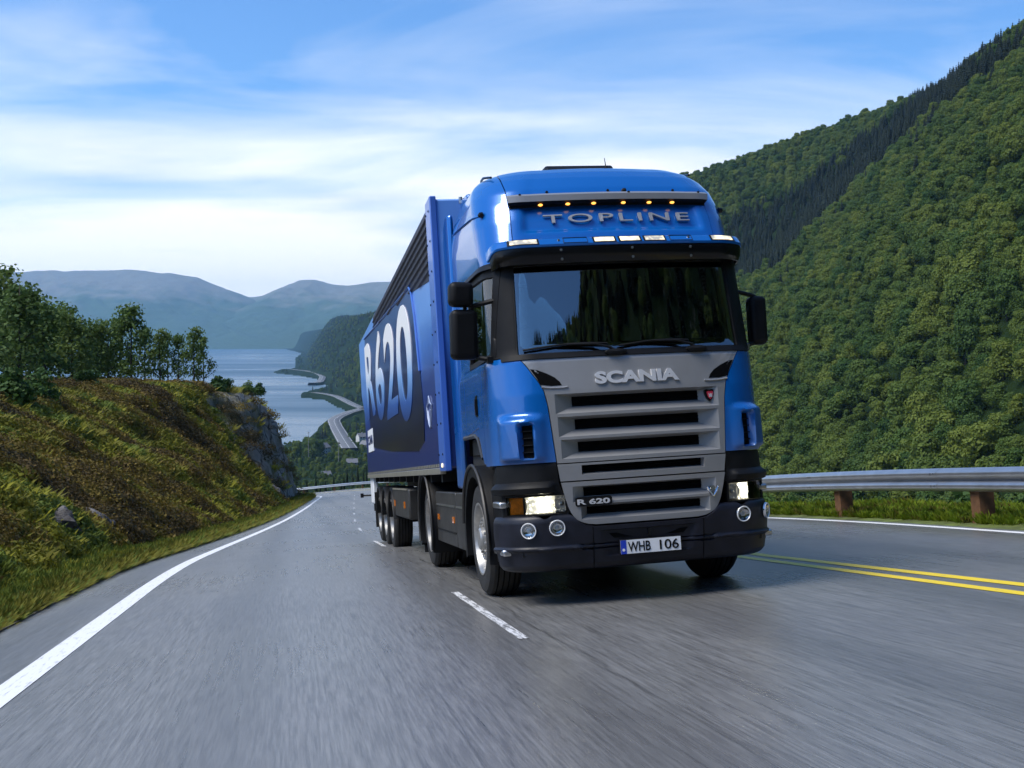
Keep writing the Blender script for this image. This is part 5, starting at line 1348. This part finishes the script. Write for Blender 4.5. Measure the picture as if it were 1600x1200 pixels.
def clear_of_road(Q, hgt):
    R2 = np.concatenate(ROADPTS); rx, ry = wproj(R2); ax, ay = wproj(Q); tx, ty = wproj(Q + np.array([0, 0, 1.0]) * np.asarray(hgt)[:, None]); ok_ = np.ones(len(Q), bool)
    for x_, y_, p_ in zip(rx, ry, R2):
        ok_ &= ~((np.abs(ax - x_) < 7) & (ty < y_ + 1.5) & (ay > y_ - 1.5) & (np.hypot(Q[:, 0] - p_[0], Q[:, 1] - p_[1]) < 200))
    return Q[ok_]
# --- wood on the hills beyond the bend (behind the trailer) and round the shore
n = 14000; Yq = np.exp(g.uniform(math.log(1000), math.log(6200), n)); pxq = np.where(g.random(n) < .62, g.uniform(440, 640, n), g.uniform(640, 1000, n)); Xq = (pxq - 800) / 1755.456 * Yq
keep = (Xq > ip(Yq, SHORE) + 8); fo = ip(Yq, FOOT); flat = Xq < fo + 6; keep &= ~flat | (g.random(n) < .12)
Xq, Yq = Xq[keep], Yq[keep]; Q = np.stack([Xq, Yq, H(Xq, Yq) - .5], 1); Q = clear_of_road(Q, np.full(len(Q), 9.0)); n = len(Q)
instances('shore_woodland', Q, .75 + .5 * g.random(n), g.random(n) * 6.28, np.where(g.random(n) < .45, g.integers(5, 8, n), g.integers(0, 5, n)), [proto(m) for m in HC + CF])
n = 5200; an_ = g.random(n) * 6.28; rr_ = 150 * np.sqrt(g.random(n)); Q = np.stack([165 + rr_ * np.cos(an_), -195 + rr_ * np.sin(an_)], 1); Q = np.column_stack([Q, H(Q[:, 0], Q[:, 1]) - .5])
instances('wood_on_the_knoll', Q, .7 + .4 * g.random(n), g.random(n) * 6.28, np.where(g.random(n) < .65, g.integers(5, 8, n), g.integers(0, 5, n)), [proto(m) for m in HC + CF])
# valley floor thickets
n = 3600; Yq = g.uniform(420, 1000, n); pxq = g.uniform(380, 900, n); Xq = (pxq - 800) / 1755.456 * Yq; keep = Xq > ip(Yq, SHORE) + 4
Xq, Yq = Xq[keep], Yq[keep]; Q = np.stack([Xq, Yq, H(Xq, Yq) - .3], 1); Q = clear_of_road(Q, np.full(len(Q), 5.0)); n = len(Q)
instances('valley_scrub', Q, .25 + .45 * g.random(n) ** 2, g.random(n) * 6.28, g.integers(0, 5, n), [proto(m) for m in HC])
# single trees: conifers just below the bend, big trees near the farm
def ground_at(px, Y): X = (px - 800) / 1755.456 * Y; return X, Y, float(H(np.array([X]), np.array([Y]))[0])
cl = ['dark spruce at the left end of the row below the bend', 'dark spruce second from the left in the row below the bend', 'slim dark spruce in the row behind the distant guardrail', 'dark spruce beside the trailer, below the bend', 'tall dark spruce among the row behind the distant guardrail', 'short dark spruce among the row behind the distant guardrail']
for k, (px_, Y, top) in enumerate([(478, 205, 735), (492, 212, 728), (507, 200, 738), (520, 215, 726), (531, 205, 735), (541, 225, 712), (550, 210, 722), (558, 222, 708), (567, 215, 718), (499, 240, 733), (536, 245, 722), (572, 240, 705)]):
    x, y, z = ground_at(px_, Y); r_ = empty('spruce_tree'); r_.location = (x, y, z); hgt = (522 - top) / 1755.456 * Y - z; sc_ = max(hgt / 11, .3); r_.scale = (min(sc_, 1.1),) * 2 + (sc_,)
    tag(r_, 'dark green spruce in the row just below the distant guardrail', 'tree', 'spruces below the bend'); r_.rotation_euler = (0, 0, k)
    share('crown', CF[k % 3], r_); share('trunk', CT, r_)
for k, (px_, Y, h_, lab) in enumerate([(487, 880, 20, 'tall dark tree beside the white farmhouse by the lake'), (478, 900, 15, 'dark tree left of the tall one near the lakeside farmhouse'), (497, 905, 14, 'rounded dark tree right of the tall one near the lakeside farmhouse'),
                                       (529, 860, 12, 'round bushy tree in front of the shore road end'), (541, 850, 9, 'round tree beside the shore road end, right of another'), (546, 850, 13, 'dark tree right of the shore road near the trailer'), (463, 870, 15, 'dark tree against the rock edge by the lake')]):
    x, y, z = ground_at(px_, Y); r_ = empty('deciduous_tree'); r_.location = (x, y, z - .3); sc_ = h_ / 8.0; r_.scale = (sc_ * .9, sc_ * .9, sc_); tag(r_, lab, 'tree'); r_.rotation_euler = (0, 0, k * 1.3)
    share('crown', HC[k % 5], r_); share('trunk', HT[k % 2], r_)

# --- birches and bushes on top of the bank
def top_at(px, Y): X = (px - 800) / 1755.456 * Y; return X, Y, float(plateau(np.array([X]), np.array([Y]))[0])
BIR = [(-60, 52, 380), (-25, 62, 380), (8, 70, 378), (30, 58, 410), (46, 76, 432), (70, 70, 445), (92, 80, 446), (112, 74, 462), (128, 84, 470), (20, 88, 420), (60, 90, 440), (152, 86, 480), (168, 90, 474), (205, 86, 450), (188, 92, 478), (226, 90, 492), (250, 90, 490), (262, 94, 500), (278, 95, 504), (303, 93, 487), (318, 95, 505)]
mass = 'leafy green birch in the dense stand on top of the mossy bank'
labs = {13: 'tallest birch of the open group on the bank, with a bare lower trunk', 12: 'birch immediately left of the tallest one on the bank', 14: 'low birch half hidden behind the tallest one on the bank', 15: 'birch immediately right of the tallest one on the bank', 16: 'thin birch with sparse leaves in the middle of the bank', 17: 'small thin birch against the lake in the middle of the bank',
        18: 'small thin birch left of the slender rightmost pair', 19: 'slender birch, taller of the rightmost pair against the lake', 20: 'slender birch, shorter of the rightmost pair against the lake', 11: 'birch at the right edge of the dense stand on the bank'}
for k, (px_, Y, top) in enumerate(BIR):
    x, y, z = top_at(px_, Y); r_ = empty('birch_tree'); r_.location = (x, y, z - .25); hgt = (522 - top) / 1755.456 * Y - z; s_ = hgt / 7.7
    thin = 1.15 if k < 11 else (1.0 if k < 15 else .85); r_.scale = (s_ * thin, s_ * thin, s_); r_.rotation_euler = (0, 0, k * 2.1)
    tag(r_, labs.get(k, mass), 'tree', 'birches in the dense stand' if k < 11 else 'birches on the bank')
    cr = share('crown', BC[k % 4] if k < 14 else BS[k % 3], r_); share('trunk', BT[k % 2], r_)
for k, (px_, Y, s_, lab) in enumerate([(338, 88, 1.3, 'light green bush on the bank edge in front of the lake'), (353, 90, 1.1, 'small light green bush right of the bigger one on the bank edge'), (388, 98, 1.0, 'dark low bush on the rock edge above the cliff'), (404, 100, .9, 'dark bush overhanging the cliff at the end of the bank'), (135, 60, 1.2, 'low shrub under the birches in the middle of the bank'), (60, 45, 1.3, 'low shrub in front of the dense birch stand'), (15, 40, 1.2, 'low shrub at the left edge before the dense birch stand')]):
    x, y, z = top_at(px_, Y); o = link(bpy.data.objects.new('bush', SB[k % 3])); o.location = (x, y, z - .3); o.scale = (s_, s_, s_ * .95); tag(o, lab, 'bush')

# --- moss, heather and grass on the bank
def tuft_mesh(name, n, L, w0, spread, seed, lean=.6):
    rg = np.random.default_rng(seed); a = rg.random(n) * 2 * PI; r_ = spread * np.sqrt(rg.random(n)); b = np.stack([r_ * np.cos(a), r_ * np.sin(a), np.zeros(n)], 1)
    ln = L * (.5 + .7 * rg.random(n)); dirn = np.stack([np.cos(a) * lean * rg.random(n), np.sin(a) * lean * rg.random(n), np.ones(n)], 1) + rg.normal(size=(n, 3)) * .2; dirn /= np.linalg.norm(dirn, axis=1)[:, None]
    sd_ = np.stack([-np.sin(a), np.cos(a), np.zeros(n)], 1) * w0; m = b + dirn * ln[:, None] * .6; tp = m + (dirn + np.stack([np.cos(a), np.sin(a), -.4 * np.ones(n)], 1) * .5) * ln[:, None] * .35
    V = np.stack([b - sd_, b + sd_, m + sd_ * .8, tp], 1).reshape(-1, 3); return mesh_np(name, V, np.arange(4 * n).reshape(n, 4), TUFT, 180)
def moss_mesh(name, n, r, h, leaf, seed):
    rg = np.random.default_rng(seed); d = rg.normal(size=(n, 3)); d[:, 2] = np.abs(d[:, 2]); d /= np.linalg.norm(d, axis=1)[:, None]
    P = d * np.array([r, r, h]) * (.75 + .35 * rg.random((n, 1))); V, Fq = quads(P, d + rg.normal(size=(n, 3)) * .4, leaf, 1, rg); return mesh_np(name, V, Fq, TUFT, 180)
TUFTS = [proto(tuft_mesh('grass_tuft', 36, .34, .010, .16, 1)), proto(tuft_mesh('grass_tuft', 30, .24, .012, .2, 2, 1.1)), proto(moss_mesh('moss_cushion', 300, .36, .19, .036, 3)), proto(moss_mesh('heather_clump', 320, .30, .28, .026, 4)), proto(moss_mesh('heather_clump', 320, .42, .26, .032, 5))]
n = 420000; sQ = g.uniform(-9, 106, n); dQ = .16 + 24 * g.random(n) ** 1.6
dist = np.hypot(sQ + 9, 4 + dQ); keep = g.random(n) < np.clip((15 / dist) ** 1.25, 0, 1) * np.where(dQ < 14, 1, .5)
sQ, dQ, dist = sQ[keep], dQ[keep], dist[keep]; P = bank_pt(sQ, dQ)
ok = frame_ok(P, 600); sQ, dQ, dist, P = sQ[ok], dQ[ok], dist[ok], P[ok]; n = len(P)
pa = fbm(P[:, 0] / 3.2 + 5, P[:, 1] / 5.0, 4, 61) + .5; pb = fbm(P[:, 0] / 1.3, P[:, 1] / 1.8, 3, 62) + .5; hz_ = g.random(n)
PAL = np.array([(.215, .215, .018), (.165, .160, .020), (.175, .128, .022), (.105, .072, .022), (.120, .165, .022), (.060, .050, .018)])
key = pa + (pb - .5) * .7 + (hz_ - .5) * .16
ci_ = np.select([key < .28, key < .37, key < .45, key < .56, key < .68], [5, 3, 2, 1, 0], 4)
gr_ = (dQ < .95 + .5 * pb); ci_ = np.where(gr_, np.where(hz_ < .25, 0, 4), ci_); ci_ = np.where((dQ < .35) & (hz_ < .7), 1, ci_)
rockz = ((sQ > 66 + 16 * pb) & (dQ > 1.2) & (dQ < 6.0 + 3 * pa)) | ((sQ > 55) & (pb > .60) & (dQ > 1.5) & (dQ < 7)) | ((pb > .68) & (dQ > 2)); kp = ~rockz | (hz_ < .035)
col = PAL[ci_] * (.9 + .6 * g.random((n, 1)))
pk = np.where(gr_, g.integers(0, 2, n), np.where(np.isin(ci_, [2, 3, 5]), g.integers(3, 5, n), np.where(hz_ < .35, 1, 2)))
sc_ = np.where(gr_, .62, 1.0) * (.55 + .6 * g.random(n)) * np.clip((dist / 16) ** .55, .7, 2.6)
instances('bank_moss_and_heather', P[kp], sc_[kp], g.random(kp.sum()) * 6.28, pk[kp], TUFTS, col[kp])
print('tufts', kp.sum())
n = 30000; sQ = -7 + 66 * g.random(n) ** 1.6; eQ = .25 + 3.2 * g.random(n); P = verge_pt(sQ, eQ); ok = frame_ok(P, 400); P, eQ = P[ok], eQ[ok]; n = len(P); hz_ = g.random(n)
col = np.array([(.17, .26, .018), (.22, .29, .02), (.18, .17, .03)])[np.select([hz_ < .5, hz_ < .85], [0, 1], 2)] * (.75 + .5 * g.random((n, 1)))
instances('verge_grass', P, (.35 + .45 * g.random(n)) * np.clip(.6 + eQ * .25, .5, 1.2), g.random(n) * 6.28, g.integers(0, 2, n), TUFTS[:2], col)
# scrub beyond the rail
n = 420; sQ = g.uniform(2, 70, n); eQ = g.uniform(3.2, 9, n); P = verge_pt(sQ, eQ); ok = frame_ok(P, 60); P = P[ok]; n = len(P)
instances('roadside_scrub', P, .5 + .5 * g.random(n), g.random(n) * 6.28, g.integers(0, 3, n), [proto(m) for m in SB])

# --- boulders at the foot of the bank
t_ = NT('boulder_rock'); v_ = t_.coord(); n_ = t_.noise(v_, 2.2, 7, .65); n2_ = t_.noise(v_, 9, 5, .7)
t_.set(Base_Color=t_.mix(t_.ramp(n_, [(.35, 0), (.65, 1)]), (.035, .030, .028), t_.mix(n2_, (.12, .115, .11), (.26, .25, .25))), Roughness=.9); t_.bump(n2_, .8, .06); ROCKM = t_.m
def boulder(seed):
    rg = np.random.default_rng(seed); bm = bmesh.new(); bmesh.ops.create_icosphere(bm, subdivisions=3, radius=1)
    pl = [(rg.normal(size=3), .55 + .3 * rg.random()) for _ in range(9)]
    for v in bm.verts:
        p = np.array(v.co)
        for nn, dd_ in pl:
            nn_ = nn / np.linalg.norm(nn); q = p @ nn_
            if q > dd_: p = p - nn_ * (q - dd_) * .9
        v.co = p * (1 + .06 * rg.normal())
    me = bpy.data.meshes.new('boulder'); bm.to_mesh(me); bm.free(); finish(me, ROCKM, 30); return me
BO = [boulder(70 + k) for k in range(3)]
for k, (s_, d_, sx, sy, sz, lab) in enumerate([(1.9, 1.9, .34, .40, .40, 'dark boulder at the left edge by the verge'), (2.6, 1.55, .24, .2, .26, 'pale grey rock beside the dark boulder at the left edge'), (8.2, 1.8, .42, .5, .32, 'dark flat rock low in the bank, left of the grey one'), (12.3, 1.7, .52, .5, .42, 'light grey rock at the foot of the bank'), (15.6, 1.55, .42, .6, .62, 'tall dark block of rock at the foot of the bank'),
                                                (10.2, 3.0, .3, .35, .42, 'dark rock higher in the bank above the flat one'), (72, 1.8, .8, 1.0, .7, 'boulder fallen at the foot of the far cliff'), (84, 2.0, .9, .9, .6, 'second boulder at the foot of the far cliff')]):
    o = link(bpy.data.objects.new('boulder', BO[k % 3])); p = bank_pt(np.array([s_]), np.array([d_]))[0]; o.location = p + [0, 0, sz * .15]; o.scale = (sx, sy, sz); o.rotation_euler = (.2 * k, .3, k); tag(o, lab, 'rock')

# --- farm and houses by the lake
WALLW, WALLG, ROOFG, WIN = simple('white_cladding', (.52, .52, .50), .7, 0, 0, .05, 2), simple('grey_cladding', (.20, .20, .20), .7, 0, 0, .1, 2), simple('slate_roof', (.13, .135, .15), .7, 0, 0, .15, 2), simple('window_dark', (.03, .04, .05), .15)
def house(px_, Y, wd_, dp_, ht, rot, wall, lab, sink=0):
    x, y, z = ground_at(px_, Y); r_ = empty('house'); r_.location = (x, y, z - .2 + sink); r_.rotation_euler = (0, 0, rot); tag(r_, lab, 'house')
    q = MB(); q.prism([(-dp_ / 2, 0), (dp_ / 2, 0), (dp_ / 2, ht), (0, ht + dp_ * .42), (-dp_ / 2, ht)], -wd_ / 2, wd_ / 2, 0); q.build('wall', wall, r_, 30)
    q = MB()
    for s in (-1, 1): q.prism([(s * (dp_ / 2 + .4), ht - .28), (0, ht + dp_ * .42 + .06), (0, ht + dp_ * .42 + .28), (s * (dp_ / 2 + .4), ht - .06)], -wd_ / 2 - .35, wd_ / 2 + .35, 0)
    ro = q.build('roof', ROOFG, r_, 30); q = MB(); q.box(-.35, .35, -.35, .35, ht + dp_ * .3, ht + dp_ * .42 + 1.0); q.build('chimney', wall, ro)
    wm = None
    for k in range(3):
        for zz in ([1.0, 3.6] if ht > 4 else [1.0]):
            if wm is None: q = MB(); q.box(-.5, .5, -.06, .06, 0, 1.2); o = q.build('window', WIN, r_); wm = o.data
            else: o = share('window', wm, r_)
            o.location = ((k - 1) * wd_ * .3, -dp_ / 2, zz)
house(486, 930, 7, 6, 3.6, .3, WALLW, 'small white farmhouse left of the tall dark tree by the lake')
house(503, 915, 11, 8, 5.0, 1.1, WALLW, 'larger white house with grey roof near the lake shore')
house(565, 1010, 9, 7, 5.2, .6, WALLW, 'white house on the slope close beside the trailer')
house(571, 960, 8, 7, 3.4, -.5, WALLG, 'grey house on the slope below the white one, beside the trailer')
house(549, 835, 8, 6, 2.2, .2, WALLG, 'low grey shed among green scrub right of the farm')
house(508, 765, 6, 5, 1.8, .5, WALLG, 'small grey shed in the green scrub below the farm')
house(320, 7500, 26, 18, 12, .1, WALLW, 'tiny white building on the far shore of the lake, left of another'); house(378, 7520, 30, 18, 12, .4, WALLW, 'tiny white building on the far shore of the lake, right of another')
for px_, Y, h_, lab in ((481, 870, 22, 'utility pole standing among the trees by the farmhouse'), (528, 830, 18, 'utility pole near the shore road end')):
    x, y, z = ground_at(px_, Y); r_ = empty('utility_pole'); r_.location = (x, y, z); tag(r_, lab, 'pole')
    q = MB(); q.tube([(0, 0, -.5), (0, 0, h_)], [.22, .15], 8); q.build('mast', simple('weathered_pole', (.25, .24, .22), .8), r_); q = MB(); q.box(-1.1, 1.1, -.08, .08, h_ - 1.2, h_ - 1.0); q.build('crossarm', WOOD, r_)

# ------------------------------------------------------------------ the air
hb_ = MB(); hb_.box(-13500, 8800, -2900, 13900, -117, 640)
HZ = bpy.data.materials.new('haze_air'); HZ.use_nodes = True; hn, hl_ = HZ.node_tree.nodes, HZ.node_tree.links; hn.clear()
ho_ = hn.new('ShaderNodeOutputMaterial'); pv = hn.new('ShaderNodeVolumePrincipled'); pv.inputs['Density'].default_value = 5.6e-5; pv.inputs['Color'].default_value = (.36, .66, 1.0, 1); pv.inputs['Anisotropy'].default_value = .2
hl_.new(pv.outputs[0], ho_.inputs['Volume'])
hzo = hb_.build('haze', HZ, None, None); tag(hzo, kind='stuff')
